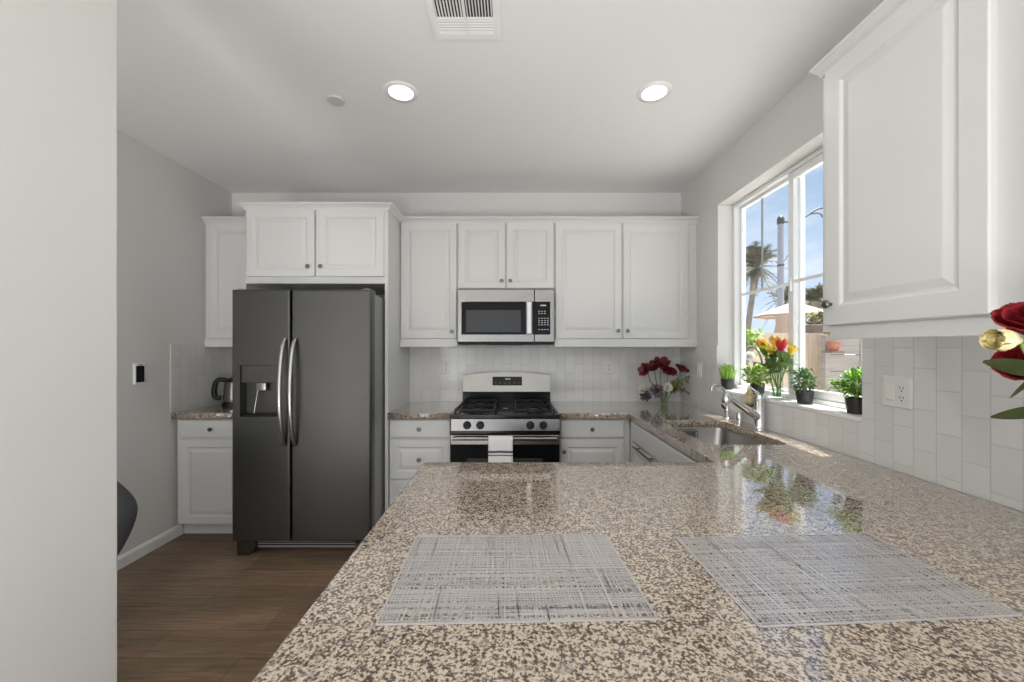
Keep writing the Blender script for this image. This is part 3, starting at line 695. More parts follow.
wallplate('switch_and_outlet_plate', 'white double plate with rocker switch and outlet beside the window', FRW, 1.518, 1.214, .116, .118, [(.024, 'switch'), (-.024, 'outlet')])
FLW = Face((XL, 0, 0), (0, 1, 0), (1, 0, 0))
t = thing('wall_control', 'small white framed control with a black screen on the nook wall', 'thermostat', (XL, 2.628, 1.13))
bm = NB(); rings_rect(bm, FLW, 2.594, 2.664, 1.144, 1.278, [(0, 0), (0, .010), (.003, .013), (.008, .013)]); fr_ = obj('frame', bm, 'plastic_w', t)
bm = NB(); rings_rect(bm, FLW, 2.601, 2.658, 1.155, 1.262, [(0, .012), (0, .0142), (.002, .0142)]); obj('screen', bm, 'screen', t)
bm = NB(); rings_rect(bm, FLW, 2.615, 2.644, 1.266, 1.271, [(0, .012), (0, .0138), (.001, .0138)]); obj('sensor', bm, 'screen', t)

def can(x, y, label):
    t = thing('recessed_light', label, 'ceiling light', (x, y, H), 'recessed ceiling lights')
    bm = NB(); lathe(bm, [(.062, H-.002), (.064, H-.006), (.086, H-.005), (.090, H), (.06, H)], (x, y, 0), 'Z', 32, False); obj('trim_ring', bm, 'trim', t, 50)
    bm = NB(); lathe(bm, [(.064, H-.001), (.064, H-.0045), (.03, H-.005), (.004, H-.005)], (x, y, 0), 'Z', 32); obj('lens', bm, 'lens', t, 50)
    d = bpy.data.lights.new('can_lamp', 'SPOT'); d.energy = 10; d.color = (1, .95, .87); d.spot_size = 2.5; d.spot_blend = .6; d.shadow_soft_size = .05
    o = bpy.data.objects.new('can_lamp', d); COL.objects.link(o); o.parent = t; o.location = (0, 0, -.03)
can(-.600, 2.124, 'round recessed ceiling light in front of the refrigerator'); can(.745, 2.126, 'round recessed ceiling light near the window wall')
bm = NB(); lathe(bm, [(.047, H), (.047, H-.006), (.043, H-.010), (.01, H-.011)], (-.976, 2.193, 0), 'Z', 28)
o = obj('sprinkler_cover', bm, 'cover', None, 40); tag(o, 'small plain round cover disc on the ceiling', 'cover plate')
t = thing('ceiling_vent', 'white metal air vent with louvres on the ceiling', 'vent', (-.2, 1.6, H))
bm = NB(); X0, X1, Y0, Y1 = -.346, -.053, 1.38, 1.755
g0, g1 = -.319, -.086
box(bm, X0, g0, Y0, Y1, H-.008, H, .002); box(bm, g1, X1, Y0, Y1, H-.008, H, .002); box(bm, g0, g1, 1.72, Y1, H-.008, H, .002); box(bm, g0, g1, Y0, 1.41, H-.008, H, .002)
box(bm, g0, g1, 1.640, 1.648, H-.008, H); box(bm, -.207, -.196, 1.41, 1.72, H-.009, H); obj('frame', bm, 'trim', t)
bm = NB(); box(bm, g0, g1, 1.41, 1.72, H-.0012, H-.0002); obj('shade_backing', bm, 'dark', t)  # black sheet painting the shade of the opening behind the louvres
def slat(bm, a, b, tilt):   # thin tilted strip from a to b
    a = Vector(a); b = Vector(b); d = (b-a).normalized(); n = d.cross(Vector((0, 0, 1))); o1 = n*.0045*math.cos(tilt)+Vector((0, 0, .0025*math.sin(tilt)))
    th = Vector((0, 0, .0006))
    q = [bm.verts.new(p) for p in (a-o1-th, b-o1-th, b+o1-th, a+o1-th)]; q2 = [bm.verts.new(p) for p in (a-o1+th, b-o1+th, b+o1+th, a+o1+th)]
    skin(bm, [q, q2])
for k in range(9):
    for xa, tl in ((-.3185+.0126*(k+.3), .9), (-.1925+.0122*(k+.3), -.9)):
        bm = NB(); slat(bm, (xa, 1.41, H-.005), (xa, 1.64, H-.005), tl); obj('louvre', bm, 'ceil', t)
for k in range(5):
    for xa, xb in ((g0, -.207), (-.196, g1)):
        bm = NB(); yy = 1.656+k*.0138; slat(bm, (xa, yy, H-.005), (xb, yy, H-.005), .7); obj('louvre', bm, 'ceil', t)

# ------------------------------------------------------------------ kettle
t = thing('electric_kettle', 'black and steel electric kettle on the nook worktop beside the refrigerator', 'kettle', (-2.285, 3.27, ZT))
c = (-2.285, 3.27, 0)
bm = NB(); lathe(bm, [(.085, .9145), (.085, .93), (.078, .945)], c, 'Z', 28); obj('base', bm, 'plastic_b', t, 40)
bm = NB(); lathe(bm, [(.076, .945), (.078, .96), (.070, 1.08), (.062, 1.105)], c, 'Z', 28); obj('jug', bm, 'steel', t, 40)
bm = NB(); lathe(bm, [(.064, 1.104), (.066, 1.115), (.055, 1.132), (.015, 1.140), (.012, 1.15), (.004, 1.152)], c, 'Z', 28); obj('lid', bm, 'plastic_b', t, 40)
bm = NB(); tube(bm, smooth_pts([(-2.335, 3.25, 1.115), (-2.372, 3.235, 1.125), (-2.40, 3.224, 1.105), (-2.412, 3.22, 1.04), (-2.405, 3.222, .985), (-2.372, 3.235, .975)], 5), .019, 10); obj('handle', bm, 'plastic_b', t, 50)

# ------------------------------------------------------------------ tub chair behind the entry wall
t = thing('tub_chair', 'charcoal fabric tub chair partly hidden behind the near wall', 'chair', (-2.125, 1.90, 0))
c = Vector((-2.13, 1.90, 0)); bm = NB()
pr = [(.11, .27), (.177, .34), (.225, .44), (.25, .54), (.235, .61), (.185, .69), (.15, .735)]
n = 40; rows = []; pr = [(p.x, p.y) for p in smooth_pts([(a, b, 0) for a, b in pr], 4)]
for r_, z in pr:
    row = []
    for k in range(n+1):
        a = math.radians(-100+k*250/n); row.append(bm.verts.new(c+Vector((r_*math.cos(a), r_*math.sin(a), z))))
    rows.append(row)
for a, b in zip(rows, rows[1:]):
    for k in range(n): bm.faces.new((a[k], a[k+1], b[k+1], b[k]))
o = obj('shell', bm, 'upholstery', t, 60); md_ = o.modifiers.new('thick', 'SOLIDIFY'); md_.thickness = .03; md_.offset = -1
bm = NB(); lathe(bm, [(.12, .36), (.17, .38), (.19, .42), (.17, .45), (.05, .46)], tuple(c), 'Z', 32); obj('seat', bm, 'upholstery', t, 60)
bm = NB(); cyl(bm, c+Vector((0, 0, .27)), c+Vector((0, 0, .365)), .11); obj('seat_base', bm, 'plastic_b', t)
for k in range(4):
    a = PI/4+k*PI/2; bm = NB(); cyl(bm, c+Vector((.08*math.cos(a), .08*math.sin(a), .29)), c+Vector((.17*math.cos(a), .17*math.sin(a), 0)), .014, 10, .010); obj('leg', bm, 'plastic_b', t, 40)

# ------------------------------------------------------------------ placemats
def placemat(label, p00, p10, p11, p01, m, seed, wv):
    rr = random.Random(seed); bm = NB(); z = ZT+.0012
    P4 = [Vector((*p, 0)) for p in (p00, p10, p11, p01)]
    def at(u, v): return (P4[0]*(1-u)+P4[1]*u)*(1-v)+(P4[3]*(1-u)+P4[2]*u)*v
    def strand(ua, va, ub, vb, wd, zz):
        a, b = at(ua, va), at(ub, vb); d = (b-a).normalized(); nn = Vector((-d.y, d.x, 0))*wd/2
        lo = Vector((0, 0, zz-.0008)); hi = Vector((0, 0, zz+.0012))
        skin(bm, [[bm.verts.new(p) for p in (a-nn+lo, a+nn+lo, a+nn+hi, a-nn+hi)], [bm.verts.new(p) for p in (b-nn+lo, b+nn+lo, b+nn+hi, b-nn+hi)]])
    W = (P4[1]-P4[0]).length; D = (P4[3]-P4[0]).length
    for e in ((0, 0, 1, 0), (0, 1, 1, 1), (0, 0, 0, 1), (1, 0, 1, 1)): strand(*e, .0028, z+.0004)
    def many(n, across, w0, w1, zz, sl):
        for i in range(n):
            v = min(.995, max(.005, (i+.5+rr.gauss(0, .33))/n)); k = rr.gauss(0, sl); a, b = v-k, v+k
            if min(a, b) < 0 or max(a, b) > 1: a = b = v
            if across: strand(0, a, 1, b, rr.uniform(w0, w1), zz)
            else: strand(a, 0, b, 1, rr.uniform(w0, w1), zz)
    many(wv[0], True, wv[1], wv[2], z, .004); many(wv[3], False, wv[4], wv[5], z+.0006, .004)
    for i in range(4): strand(rr.uniform(.1, .9), 0, rr.uniform(.1, .9), 1, .002, z+.0012)
    o = obj('woven_placemat', bm, m, None, loc=tuple(sum(P4, Vector())/4+Vector((0, 0, ZT)))); tag(o, label, 'placemat', None); return o
M['mat_vinyl'] = mat('silver_vinyl', (.66, .63, .62), .22, .45, spec=.7)
placemat('silver woven placemat lying in the middle of the peninsula', (-.2325, .674), (.247, .688), (.2285, .998), (-.242, .992), 'mat_vinyl', 3, (54, .0022, .0042, 86, .0011, .0024))
placemat('silver woven placemat lying nearest the tiles in the window reflection', (.411, .669), (.884, .697), (.889, 1.006), (.398, .981), 'mat_vinyl', 4, (60, .0014, .0030, 90, .0010, .0024))

# ------------------------------------------------------------------ plants
def leaf(bm, base, d, L_, W_, droop=.2, fold=.25, n=4, roll=0.):
    base = Vector(base); d = Vector(d).normalized(); up = Vector((0, 0, 1))
    s = d.cross(up); s = s.normalized() if s.length > 1e-4 else Vector((1, 0, 0))
    nrm = s.cross(d).normalized()
    if roll: q = Matrix.Rotation(roll, 3, d); s = q @ s; nrm = q @ nrm
    rows = []
    for i in range(n+1):
        t_ = i/n; wd = W_*math.sin(PI*min(.97, t_*.9+.07))**.8*.5
        c_ = base+d*L_*t_-up*droop*L_*t_*t_
        rows.append((bm.verts.new(c_-s*wd+nrm*wd*fold), bm.verts.new(c_), bm.verts.new(c_+s*wd+nrm*wd*fold)))
    for a, b in zip(rows, rows[1:]):
        bm.faces.new((a[0], a[1], b[1], b[0])); bm.faces.new((a[1], a[2], b[2], b[1]))
def pot(t, c, r, h, taper=.8):
    bm = NB(); z = c[2]; lathe(bm, [(r*taper*.96, z), (r*taper, z+.004), (r*(.5+taper*.5), z+h*.45), (r, z+h), (r*.93, z+h), (r*.90, z+h-.012)], (c[0], c[1], 0), 'Z', 28); obj('pot', bm, 'pot', t, 40)
    bm = NB(); lathe(bm, [(r*.90, z+h-.014), (r*.8, z+h-.010), (r*.1, z+h-.006)], (c[0], c[1], 0), 'Z', 20); obj('soil', bm, 'soil', t, 40)
SZ = WZ0
def grass_pot(label, c, r, h, H_, n=150):
    t = thing('potted_grass', label, 'plant', c); pot(t, c, r, h); bm = NB()
    for i in range(n):
        a = R.uniform(0, 2*PI); q = r*.75*math.sqrt(R.random()); b = Vector((c[0]+q*math.cos(a), c[1]+q*math.sin(a), c[2]+h-.01))
        d = Vector((math.cos(a)*q/r*.45+R.gauss(0, .12), math.sin(a)*q/r*.45+R.gauss(0, .12), 1))
        leaf(bm, b, d, H_*R.uniform(.65, 1.05), .0075, R.uniform(0, .15), .3, 4)
    obj('grass_blades', bm, 'grass', t)
def bush_pot(label, c, r, h, rx, rz, zc, m, n=420, ls=.016, spill=None):
    t = thing('potted_herb', label, 'plant', c); pot(t, c, r, h); bm = NB(); bs = NB()
    top = Vector((c[0], c[1], c[2]+h-.01))
    for i in range(26):
        a = R.uniform(0, 2*PI); e = R.uniform(.15, 1.35)
        p = Vector((c[0]+rx*.8*math.cos(a)*math.cos(e), c[1]+rx*.8*math.sin(a)*math.cos(e), c[2]+zc+rz*.8*math.sin(e)*R.uniform(.4, 1)))
        tube(bs, [top, top.lerp(p, .5)+Vector((0, 0, .01)), p], [.0018, .0015, .001], 5)
    for i in range(n):
        a = R.uniform(0, 2*PI); sz = R.uniform(-.75, 1); cz = math.sqrt(max(0, 1-sz*sz)); q = R.uniform(.45, 1.05)
        o_ = Vector((math.cos(a)*cz, math.sin(a)*cz, sz)); p = Vector((c[0]+rx*q*o_.x, c[1]+rx*q*o_.y, c[2]+zc+rz*q*o_.z))
        if p.x > 1.562: p.x = 1.562-R.random()*.02
        if p.z < c[2]+h*.75 and (Vector((p.x, p.y))-Vector((c[0], c[1]))).length < r*1.05: continue
        leaf(bm, p, o_+Vector((R.gauss(0, .5), R.gauss(0, .5), R.gauss(.2, .4))), ls*R.uniform(.7, 1.3), ls*.62, .1, .2, 3)
    if spill:
        for i in range(spill):
            a = R.uniform(PI*.75, PI*1.25); p0 = top+Vector((0, 0, .02)); y_ = R.uniform(.05, .105); e = Vector((-.02+R.gauss(0, .02), y_, R.uniform(.0, .06)))
            pts = smooth_pts([p0, p0+e*.5+Vector((0, 0, .02)), p0+e], 4); tube(bs, pts, .0014, 5)
            for q in pts[3:]:
                for s in range(2): leaf(bm, q, (R.gauss(-.3, .6), R.gauss(.3, .6), R.gauss(.4, .4)), ls*R.uniform(.8, 1.4), ls*.6, .1, .2, 3)
    obj('stems', bs, 'stem', t); obj('foliage', bm, m, t)
grass_pot('upright grassy plant in a charcoal pot at the far end of the window sill', (1.500, 2.812, SZ), .044, .072, .125)
bush_pot('yellow-green leafy plant in a charcoal pot behind the faucet on the sill', (1.507, 2.475, SZ), .042, .072, .085, .062, .120, 'leafy', 380, .026)
bush_pot('round small-leaved plant in charcoal pot between tulip vase and trailing plant', (1.522, 2.095, SZ), .041, .066, .060, .062, .118, 'boxleaf', 520, .017)
bush_pot('bright green trailing plant in charcoal pot at near end of the sill', (1.520, 1.775, SZ), .042, .070, .060, .068, .128, 'brightleaf', 460, .019, spill=9)

# ------------------------------------------------------------------ flowers
def glass_vase(label, c, r, h, water=.55):
    t = thing('glass_vase', label, 'vase', c)
    bm = NB(); z = c[2]
    lathe(bm, [(r*.92, z+.0005), (r*.95, z+.004), (r*.95, z+h*.5), (r, z+h), (r*.94, z+h), (r*.89, z+h*.5), (r*.88, z+.010), (r*.2, z+.008)], (c[0], c[1], 0), 'Z', 28); obj('glass', bm, 'vaseglass', t, 50)
    return t
def stalk(bm, a, b, bend=(0, 0, 0), r=.0034):
    a = Vector(a); b = Vector(b); m_ = a.lerp(b, .55)+Vector(bend); pts = smooth_pts([a, m_, b], 6); tube(bm, pts, r, 7); return (pts[-1]-pts[-2]).normalized()
def tulip_bloom(bm, p, d, Lb, Rb, open_=.25):
    d = Vector(d).normalized(); t = Vector((0, 0, 1)) if abs(d.z) < .9 else Vector((1, 0, 0)); u = d.cross(t).normalized(); v = d.cross(u)
    for ringn in range(2):
        for k in range(3):
            a0 = 2*PI*k/3+ringn*PI/3; rows = []
            for i in range(7):
                s = i/6; rad = Rb*(math.sin(PI*min(1, s*.62+.06))**.7)*(1+open_*s*s)*(1-.06*ringn); hw = .62*math.sin(PI*min(.985, s*.86+.11))**.7
                rows.append([bm.verts.new(Vector(p)+d*Lb*s+rad*(math.cos(a0+j*hw)*u+math.sin(a0+j*hw)*v)) for j in (-1, -.5, 0, .5, 1)])
            for a, b in zip(rows, rows[1:]):
                for j in range(4): bm.faces.new((a[j], a[j+1], b[j+1], b[j]))
def rose_bloom(bm, p, d, Rb, layers=5, seed=1, open_=1., rag=.04):
    rr = random.Random(seed); d = Vector(d).normalized(); t = Vector((0, 0, 1)) if abs(d.z) < .9 else Vector((1, 0, 0)); u = d.cross(t).normalized(); v = d.cross(u)
    for l in range(layers):
        f = (l+1)/layers; np_ = 3+l; Lp = Rb*(1.15-.1*f)
        for k in range(np_):
            a0 = 2*PI*(k+.37*l)/np_+rr.gauss(0, .08); hw = PI/np_*1.35; rows = []
            for i in range(6):
                s = i/5; rad = Rb*f*(.25+.75*math.sin(PI*.5*min(1, s*1.3)))*(1+(.28*open_*f*max(0, s-.6)))
                z_ = Lp*(s**.8)*(1-.18*f*open_)-(.16*open_*Rb*f if i == 5 else 0)
                ww = hw*math.sin(PI*min(.93, .25+s*.62))**.6
                rows.append([bm.verts.new(Vector(p)+d*z_+rad*(1+(rag if i > 2 else .04)*rr.gauss(0, 1))*(math.cos(a0+j*ww)*u+math.sin(a0+j*ww)*v)) for j in (-1, -.5, 0, .5, 1)])
            for a, b in zip(rows, rows[1:]):
                for j in range(4): bm.faces.new((a[j], a[j+1], b[j+1], b[j]))
def flower(name, label, cat, foot, head, kind, m, size, bend=(0, 0, 0), group=None, leaves=0, lm='stem', lsz=.05, tilt=None, seed=1):
    t = thing(name, label, cat, tuple(foot), group)
    bm = NB(); d = stalk(bm, foot, head, bend); obj('stem', bm, 'stem', t, 60)
    if tilt is not None: d = Vector(tilt)
    bm = NB()
    if kind == 'tulip': tulip_bloom(bm, head, d, size*1.45, size*.62)
    elif kind == 'bud':
        rose_bloom(bm, head, d, size, 4, seed, -.9); dn = Vector(d).normalized(); h0 = Vector(head)
        for v in bm.verts: k_ = (v.co-h0).dot(dn); v.co += dn*k_*.95
    elif kind == 'open': tulip_bloom(bm, head, d, size*1.1, size*.8, .9); rose_bloom(bm, Vector(head)+d*.002, d, size*.62, 4, seed, 1.4, .2)
    elif kind == 'ragged':
        rose_bloom(bm, head, d, size*.92, 5, seed, 1.5, .20)
    else: rose_bloom(bm, head, d, size, 5, seed)
    obj('bloom', bm, m, t, 60)
    if leaves:
        bm = NB(); f = Vector(foot); hh = Vector(head)
        for k in range(leaves):
            s = R.uniform(.45, .85); p = f.lerp(hh, s)+Vector(bend)*s; leaf(bm, p, Vector((R.gauss(0, .6), R.gauss(0, .5), R.uniform(.2, 1))), lsz*R.uniform(.8, 1.2), lsz*.32, .25, .3, 5)
        obj('leaves', bm, lm, t, 60)
    return t
# tulips on the sill
vc = (1.515, 2.300, SZ); glass_vase('tall slim clear vase holding the tulips on the window sill', vc, .031, .185)
G = 'tulips in the sill vase'
def tul(label, dx, dy, z, m, s, foot): flower('tulip', label, 'flower', (vc[0]+foot[0], vc[1]+foot[1], SZ+.014), (vc[0]+dx, vc[1]+dy, z), 'tulip', m, s, (0, 0, 0), G, 6, 'stem', .115)
tul('red tulip, the only red bloom in the sill vase', -.015, -.050, 1.362, 'tulred', .042, (-.008, -.006))
tul('orange tulip leaning furthest toward the grass pot', -.015, .105, 1.372, 'orange', .044, (.006, -.012))
tul('orange tulip tallest in the sill vase', .015, .045, 1.388, 'orange', .042, (.010, .006))
tul('small yellow tulip between the red bloom and the window mullion', .005, -.100, 1.345, 'tulyellow', .034, (.002, .014))
tul('yellow tulip low between two orange blooms of the sill vase', -.02, .072, 1.345, 'tulyellow', .044, (-.012, .008))
tul('orange tulip just behind the red bloom in the sill vase', .02, -.008, 1.375, 'orange', .042, (.012, -.004))
tul('yellow tulip low in front beside the red bloom', -.025, .012, 1.340, 'tulyellow', .040, (-.004, -.012))
# corner flowers
cv = (1.243, 3.305, ZT); glass_vase('small clear vase holding the deep red flowers in the worktop corner', cv, .030, .105)
def cf(label, px, py, kind, m, s, y=3.30, bend=(0, 0, 0), cat='flower', lv=0, tilt=None, seed=1, name='red_flower'):
    k = y/400; hd = ((px-514)*k, y, 1.383-(py-347.5)*k); f = (cv[0]+R.uniform(-.012, .012), cv[1]+R.uniform(-.012, .012), ZT+.012)
    flower(name, label, cat, f, hd, kind, m, s, bend, 'flowers in the corner vase', lv, 'olive', .05, tilt, seed)
cf('deep red flower highest in the corner vase', 661, 367, 'open', 'red', .056, 3.29, (-.02, 0, .02), tilt=(-.1, -.5, .85))
cf('small deep red flower furthest from the window in corner vase', 647.5, 371, 'open', 'red', .046, 3.28, (-.03, 0, .03), tilt=(-.8, -.4, .3))
cf('deep red flower tucked just below the highest bloom', 654.5, 369, 'open', 'red', .046, 3.31, (-.02, 0, .02), tilt=(-.5, -.5, .6))
cf('big deep red flower in the middle of the corner vase', 668, 374, 'ragged', 'red', .060, 3.27, tilt=(.15, -.5, .8), seed=4)
cf('deep red flower leaning toward the window from the corner vase', 680.5, 371, 'ragged', 'red', .054, 3.28, (.02, 0, 0), tilt=(.35, -.4, .85), seed=5)
cf('white flower between the purple bloom and the vase rim', 667, 388, 'rose', 'whitepetal', .034, 3.24, tilt=(0, -.9, .3), seed=6, name='white_flower')
cf('white flower drooping at the outer edge of corner vase', 643.5, 389.5, 'rose', 'whitepetal', .032, 3.24, (-.02, 0, .05), tilt=(-.7, -.6, .2), seed=7, name='white_flower')
cf('purple flower nearest the vase rim', 656.5, 391, 'ragged', 'purple', .044, 3.22, (-.01, 0, .04), tilt=(-.2, -.9, .2), seed=8, name='purple_flower')
cf('purple flower drooping below the white bloom', 646.5, 394.5, 'ragged', 'purple', .042, 3.23, (-.02, 0, .06), tilt=(-.6, -.7, -.2), seed=9, name='purple_flower')
t = thing('leafy_sprig', 'olive green leafy sprig leaning from the corner vase toward the window', 'foliage', (cv[0], cv[1], ZT+.012))
bs = NB(); bl = NB()
for k in range(8):
    e = Vector((1.355+R.uniform(-.05, .08), 3.27+R.uniform(-.05, .03), 1.075+R.uniform(-.055, .06))); pts = smooth_pts([(cv[0], cv[1], ZT+.012), (1.275, 3.30, 1.04), e], 5); tube(bs, pts, .002, 5)
    for q in pts[5:]:
        for s in range(3): leaf(bl, q, (R.gauss(.2, .7), R.gauss(0, .6), R.gauss(-.1, .6)), R.uniform(.03, .055), .020, .2, .2, 3)
obj('stem', bs, 'stem', t); obj('leaves', bl, 'olive', t)

# bouquet at the near end of the worktop, its vase just outside the picture
bc = (1.13, .75, ZT); glass_vase('clear vase of roses at the near end of the worktop', bc, .05, .24)
t = flower('red_rose', 'large dark red rose at the top of the near bouquet', 'flower', (1.12, .75, ZT+.012), (.990, .748, 1.406), 'rose', 'rosered', .060, (0, 0, .03), 'roses in the near vase', 0, tilt=(-.35, -.35, .85), seed=11)
flower('yellow_rose', 'pale yellow rosebud just below the large red rose', 'flower', (1.125, .76, ZT+.012), (.938, .742, 1.396), 'bud', 'yellow', .0215, (0, 0, .05), 'roses in the near vase', 0, tilt=(-.99, -.08, .04), seed=12)
flower('red_rose', 'smaller red rose half hidden behind leaves of the near bouquet', 'flower', (1.135, .75, ZT+.012), (1.005, .78, 1.34), 'rose', 'rosered', .040, (0, 0, .04), 'roses in the near vase', 0, tilt=(-.6, -.3, .5), seed=13)
t = thing('rose_foliage', 'dark green rose leaves spreading from the near vase', 'foliage', (1.13, .75, ZT+.012))
bs = NB(); bl = NB()
for base_, tip, wd, rl in (((.995, .735, 1.330), (.862, .735, 1.366), .030, 1.15), ((1.02, .75, 1.262), (.896, .752, 1.260), .030, 1.1), ((.995, .75, 1.335), (.930, .75, 1.293), .030, 1.0)):
    b0 = Vector(base_); v0 = Vector(tip)-b0; leaf(bl, b0, v0, v0.length, wd, 0.06, .15, 8, rl)
    tube(bs, smooth_pts([(1.13, .75, ZT+.012), (1.12, .75, 1.15), (1.06, .75, base_[2]-.03), base_], 5), .0022, 6)
obj('stem', bs, 'stem', t, 60); obj('leaves', bl, 'darkleaf', t, 60)

# ------------------------------------------------------------------ outside the window
bm = NB(); box(bm, 1.66, 80, -8, 90, -.30, -.20); struct('ground', bm, 'concrete')
t = thing('board_fence', 'tan vertical board fence outside the window', 'fence', (3.6, 6.0, -.2))
bm = NB(); x = 2.2
while x < 4.62:
    box(bm, x, x+.135, 6.0, 6.022, -.18, 1.575, .004); x += .139
obj('boards', bm, 'fence', t)
bm = NB(); box(bm, 2.2, 4.62, 6.022, 6.06, .2, .29); box(bm, 2.2, 4.62, 6.022, 6.06, 1.25, 1.34); box(bm, 2.19, 4.63, 5.985, 6.04, 1.575, 1.60); obj('rails', bm, 'fence', t)
t = thing('slatted_gate', 'grey-brown gate of wide horizontal boards beyond the fence', 'gate', (4.7, 5.7, -.2))
bm = NB()
for k in range(7): box(bm, 4.50, 4.93, 5.70, 5.722, -.15+k*.24, .078+k*.24, .004)
obj('boards', bm, 'gate', t)
bm = NB(); box(bm, 4.93, 5.02, 5.69, 5.78, -.2, 1.62); box(bm, 4.43, 4.50, 5.69, 5.78, -.2, 1.56); obj('posts', bm, 'gate', t)
t = thing('terracotta_pot', 'terracotta pot on a little shelf on the gate post', 'pot', (4.46, 5.58, 1.33))
bm = NB(); lathe(bm, [(.05, 1.335), (.075, 1.425), (.09, 1.425), (.09, 1.46), (.075, 1.46), (.07, 1.44)], (4.46, 5.58, 0), 'Z', 20); obj('pot', bm, 'terra', t, 40)
bm = NB(); box(bm, 4.37, 4.55, 5.50, 5.69, 1.31, 1.333, .003); obj('shelf', bm, 'timber', t)
t = thing('timber_planter', 'dark timber planter with a green shrub behind the fence', 'planter', (5.35, 7.1, -.2))
bm = NB(); box(bm, 5.08, 5.75, 6.85, 7.3, 1.62, 1.78, .01); box(bm, 5.12, 5.70, 6.9, 7.25, -.2, 1.62); obj('box', bm, 'timber', t)
bm = NB()
for i in range(260):
    a = R.uniform(0, 2*PI); q = R.random(); leaf(bm, (5.4+.28*q*math.cos(a), 7.07+.18*q*math.sin(a), 1.78+R.random()*.20), (R.gauss(0, 1), R.gauss(0, 1), R.gauss(.5, .6)), .09, .04, .1, .2, 3)
obj('shrub', bm, 'olive', t)

t = thing('patio_umbrella', 'pale canvas patio umbrella beyond the fence', 'umbrella', (8.37, 12.0, -.2))
c = Vector((8.37, 12.0, 0)); bm = NB(); rows = []
for r_, z in ((.04, 2.74), (.5, 2.57), (1.02, 2.36), (1.03, 2.30)):
    rows.append([bm.verts.new(c+Vector((r_*math.cos(2*PI*k/8+.2), r_*math.sin(2*PI*k/8+.2), z-(0.0)))) for k in range(8)])
skin(bm, rows, False); bm.faces.new(rows[0]); obj('canopy', bm, 'canvas', t)
bm = NB(); cyl(bm, (8.37, 12, -.2), (8.37, 12, 2.73), .03, 12); obj('pole', bm, 'timber', t, 40)
bm = NB(); lathe(bm, [(.3, -.2), (.3, -.12), (.06, -.08), (.05, .1)], (8.37, 12, 0), 'Z', 20); obj('base', bm, 'pole', t, 40)
bm = NB(); rows = []
for s, z in ((.34, 2.50), (.30, 2.1), (.42, 1.5), (.52, .9)):
    rows.append([bm.verts.new((8.37-.18-s*.5+.5*s*math.cos(2*PI*k/14)*(1+.12*math.cos(5*k)), 12+.5*s*math.sin(2*PI*k/14)*(1+.12*math.cos(5*k)), z)) for k in range(14)])
skin(bm, rows, False); obj('side_curtain', bm, 'canvas', t, 60)

# iron hook and young tree between the fence and the window
t = thing('garden_hook', 'black iron garden hook with a curled end outside the window', 'hook', (2.70, 4.65, -.2))
bm = NB()
H_ = lambda px, py: ((px-514)/400*4.65, 4.65, 1.383-(py-347.5)/400*4.65)
tube(bm, smooth_pts([H_(743, 440), H_(743, 372), H_(744, 353), H_(750, 346.5), H_(757, 350), H_(761, 358), H_(761.5, 365), H_(757, 368), H_(754, 366), H_(755, 362)], 6), .011, 8)
tube(bm, [H_(743, 440), (H_(743, 440)[0], 4.65, -.2)], .011, 8)
obj('rod', bm, 'polecap', t, 60)
t = thing('young_tree', 'young tree with yellow-green leaves growing before the fence', 'tree', (3.05, 5.2, -.2))
bs = NB(); bl = NB(); tube(bs, [(3.05, 5.2, -.2), (3.06, 5.2, .8), (3.02, 5.2, 1.35)], [.022, .018, .01], 8)
for k in range(15):
    e = Vector((3.05+R.uniform(-.10, .12), 5.2+R.uniform(-.12, .12), 1.48+R.uniform(-.13, .12))); tube(bs, [(3.03, 5.2, 1.15), (3.03+(e.x-3.03)*.4, 5.2, 1.32), e], [.010, .007, .003], 6)
    for s in range(16): leaf(bl, e+Vector((R.gauss(0, .05), R.gauss(0, .05), R.gauss(0, .045))), (R.gauss(0, 1), R.gauss(0, 1), R.gauss(.4, .6)), R.uniform(.06, .10), .04, .15, .2, 4)
obj('trunk', bs, 'timber', t, 60); obj('leaves', bl, 'leafy', t)
bm = NB(); rose_bloom(bm, (2.77, 4.72, 1.28), (-.2, -1, .1), .05, 4, 21); obj('blossom', bm, 'whitepetal', t, 60)

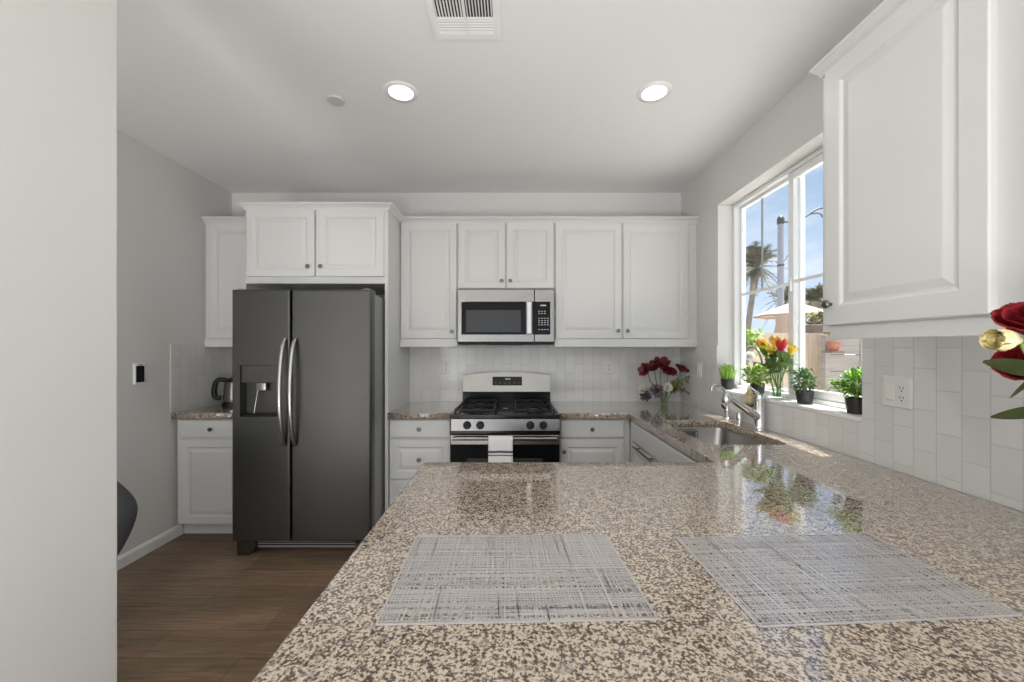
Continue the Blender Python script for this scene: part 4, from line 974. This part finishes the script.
def palm(label, base, top, tr, fl, n, seed, dense=1.):
    rr = random.Random(seed); t = thing('palm_tree', label, 'tree', base)
    b, p = Vector(base), Vector(top); bm = NB()
    tube(bm, [b, b.lerp(p, .35), b.lerp(p, .7), b.lerp(p, .88), p, p+Vector((0, 0, tr))], [tr*1.25, tr, tr*.95, tr*1.3, tr*1.9, tr*.6], 14); obj('trunk', bm, 'bark', t, 60)
    bm = NB()
    for i in range(n):
        a = rr.uniform(0, 2*PI); e = math.radians(rr.choice([rr.uniform(-35, 20), rr.uniform(10, 55), rr.uniform(40, 85)]))
        Lf = fl*rr.uniform(.8, 1.08); pts = []; d = Vector((math.cos(a)*math.cos(e), math.sin(a)*math.cos(e), math.sin(e)))
        droop = rr.uniform(.35, .7)*(1-.3*math.sin(max(0, e)))
        for k in range(9):
            s = k/8; pts.append(p+Vector((0, 0, tr*.6))+d*Lf*s-Vector((0, 0, 1))*droop*Lf*s*s)
        tube(bm, pts, [.06*fl/4.4*(1-.8*k/8) for k in range(9)], 4)
        for k in range(1, 9):
            for h in (0, .5):
                if k == 8 and h: continue
                c_ = pts[k] if not h else pts[k].lerp(pts[min(8, k+1)], .5); ax = (pts[k]-pts[k-1]).normalized(); sd = ax.cross(Vector((0, 0, 1))).normalized(); s = (k+h)/8
                ll = fl*.27*math.sin(PI*min(.92, .18+s*.76))
                for sg in (-1, 1):
                    dd = (ax*.75+sd*sg*.8+Vector((0, 0, -.12+rr.gauss(0, .12)))).normalized(); w_ = ax*.017*fl
                    q = [bm.verts.new(v) for v in (c_-w_, c_+w_, c_+dd*ll+w_*.2, c_+dd*ll-w_*.2)]; bm.faces.new(q)
    obj('fronds', bm, 'frond', t)
palm('tall palm standing alone beside the grey pole', (22.9, 40, -.2), (24.2, 40, 9.2), .27, 3.3, 64, 1)
palm('palm partly hidden behind the window mullion and the grey pole', (34.0, 50, -.2), (33.9, 50, 7.15), .30, 3.1, 50, 2)
palm('bushy palm beyond the umbrella at the cabinet edge', (31.4, 42, -.2), (31.6, 42, 6.1), .34, 2.7, 75, 3)

t = thing('street_lamp', 'grey street lamp pole with a curved arm and hanging lantern', 'lamp post', (10.0, 15, -.2))
bm = NB(); tube(bm, [(10, 15, -.2), (10, 15, 6.05)], [.13, .10], 14); obj('pole', bm, 'pole', t, 40)
bm = NB(); lathe(bm, [(.115, 6.0), (.125, 6.05), (.125, 6.2), (.08, 6.30), (.02, 6.33)], (10, 15, 0), 'Z', 16); lathe(bm, [(.112, 4.42), (.118, 4.43), (.118, 4.48), (.112, 4.49)], (10, 15, 0), 'Z', 16, False); obj('pole_cap', bm, 'polecap', t, 40)
bm = NB(); tube(bm, smooth_pts([(10, 15, 6.1), (10.6, 15, 6.1), (10.95, 15, 6.3), (11.4, 15, 6.58), (11.95, 15, 6.62), (12.15, 15, 6.5)], 6), .035, 8)
tube(bm, smooth_pts([(11.05, 15, 6.37), (11.3, 15, 6.42), (11.5, 15, 6.38), (11.56, 15, 6.26)], 5), .022, 8)
tube(bm, smooth_pts([(10.05, 15, 4.5), (10.45, 15, 5.2), (10.5, 15, 6.1)], 5), .012, 6)
obj('curved_arm', bm, 'polecap', t, 60)
bm = NB(); lathe(bm, [(.04, 6.5), (.06, 6.42), (.16, 6.32), (.18, 6.28), (.13, 5.95), (.05, 5.90)], (12.15, 15, 0), 'Z', 14); obj('lantern', bm, 'polecap', t, 40)

GROUPS = {'wall_cabinet': 'white wall cabinets', 'base_cabinet': 'white base cabinets', 'granite_worktop': 'granite worktops', 'wall_outlet': 'white wall outlets',
          'potted_herb': 'potted plants on the window sill', 'potted_grass': 'potted plants on the window sill', 'woven_placemat': 'woven placemats on the peninsula',
          'glass_vase': 'glass vases of flowers', 'palm_tree': 'palm trees outside'}
for o in list(COL.objects):
    g_ = GROUPS.get(o.name.split('.')[0])
    if g_ and o.parent is None: o['group'] = g_
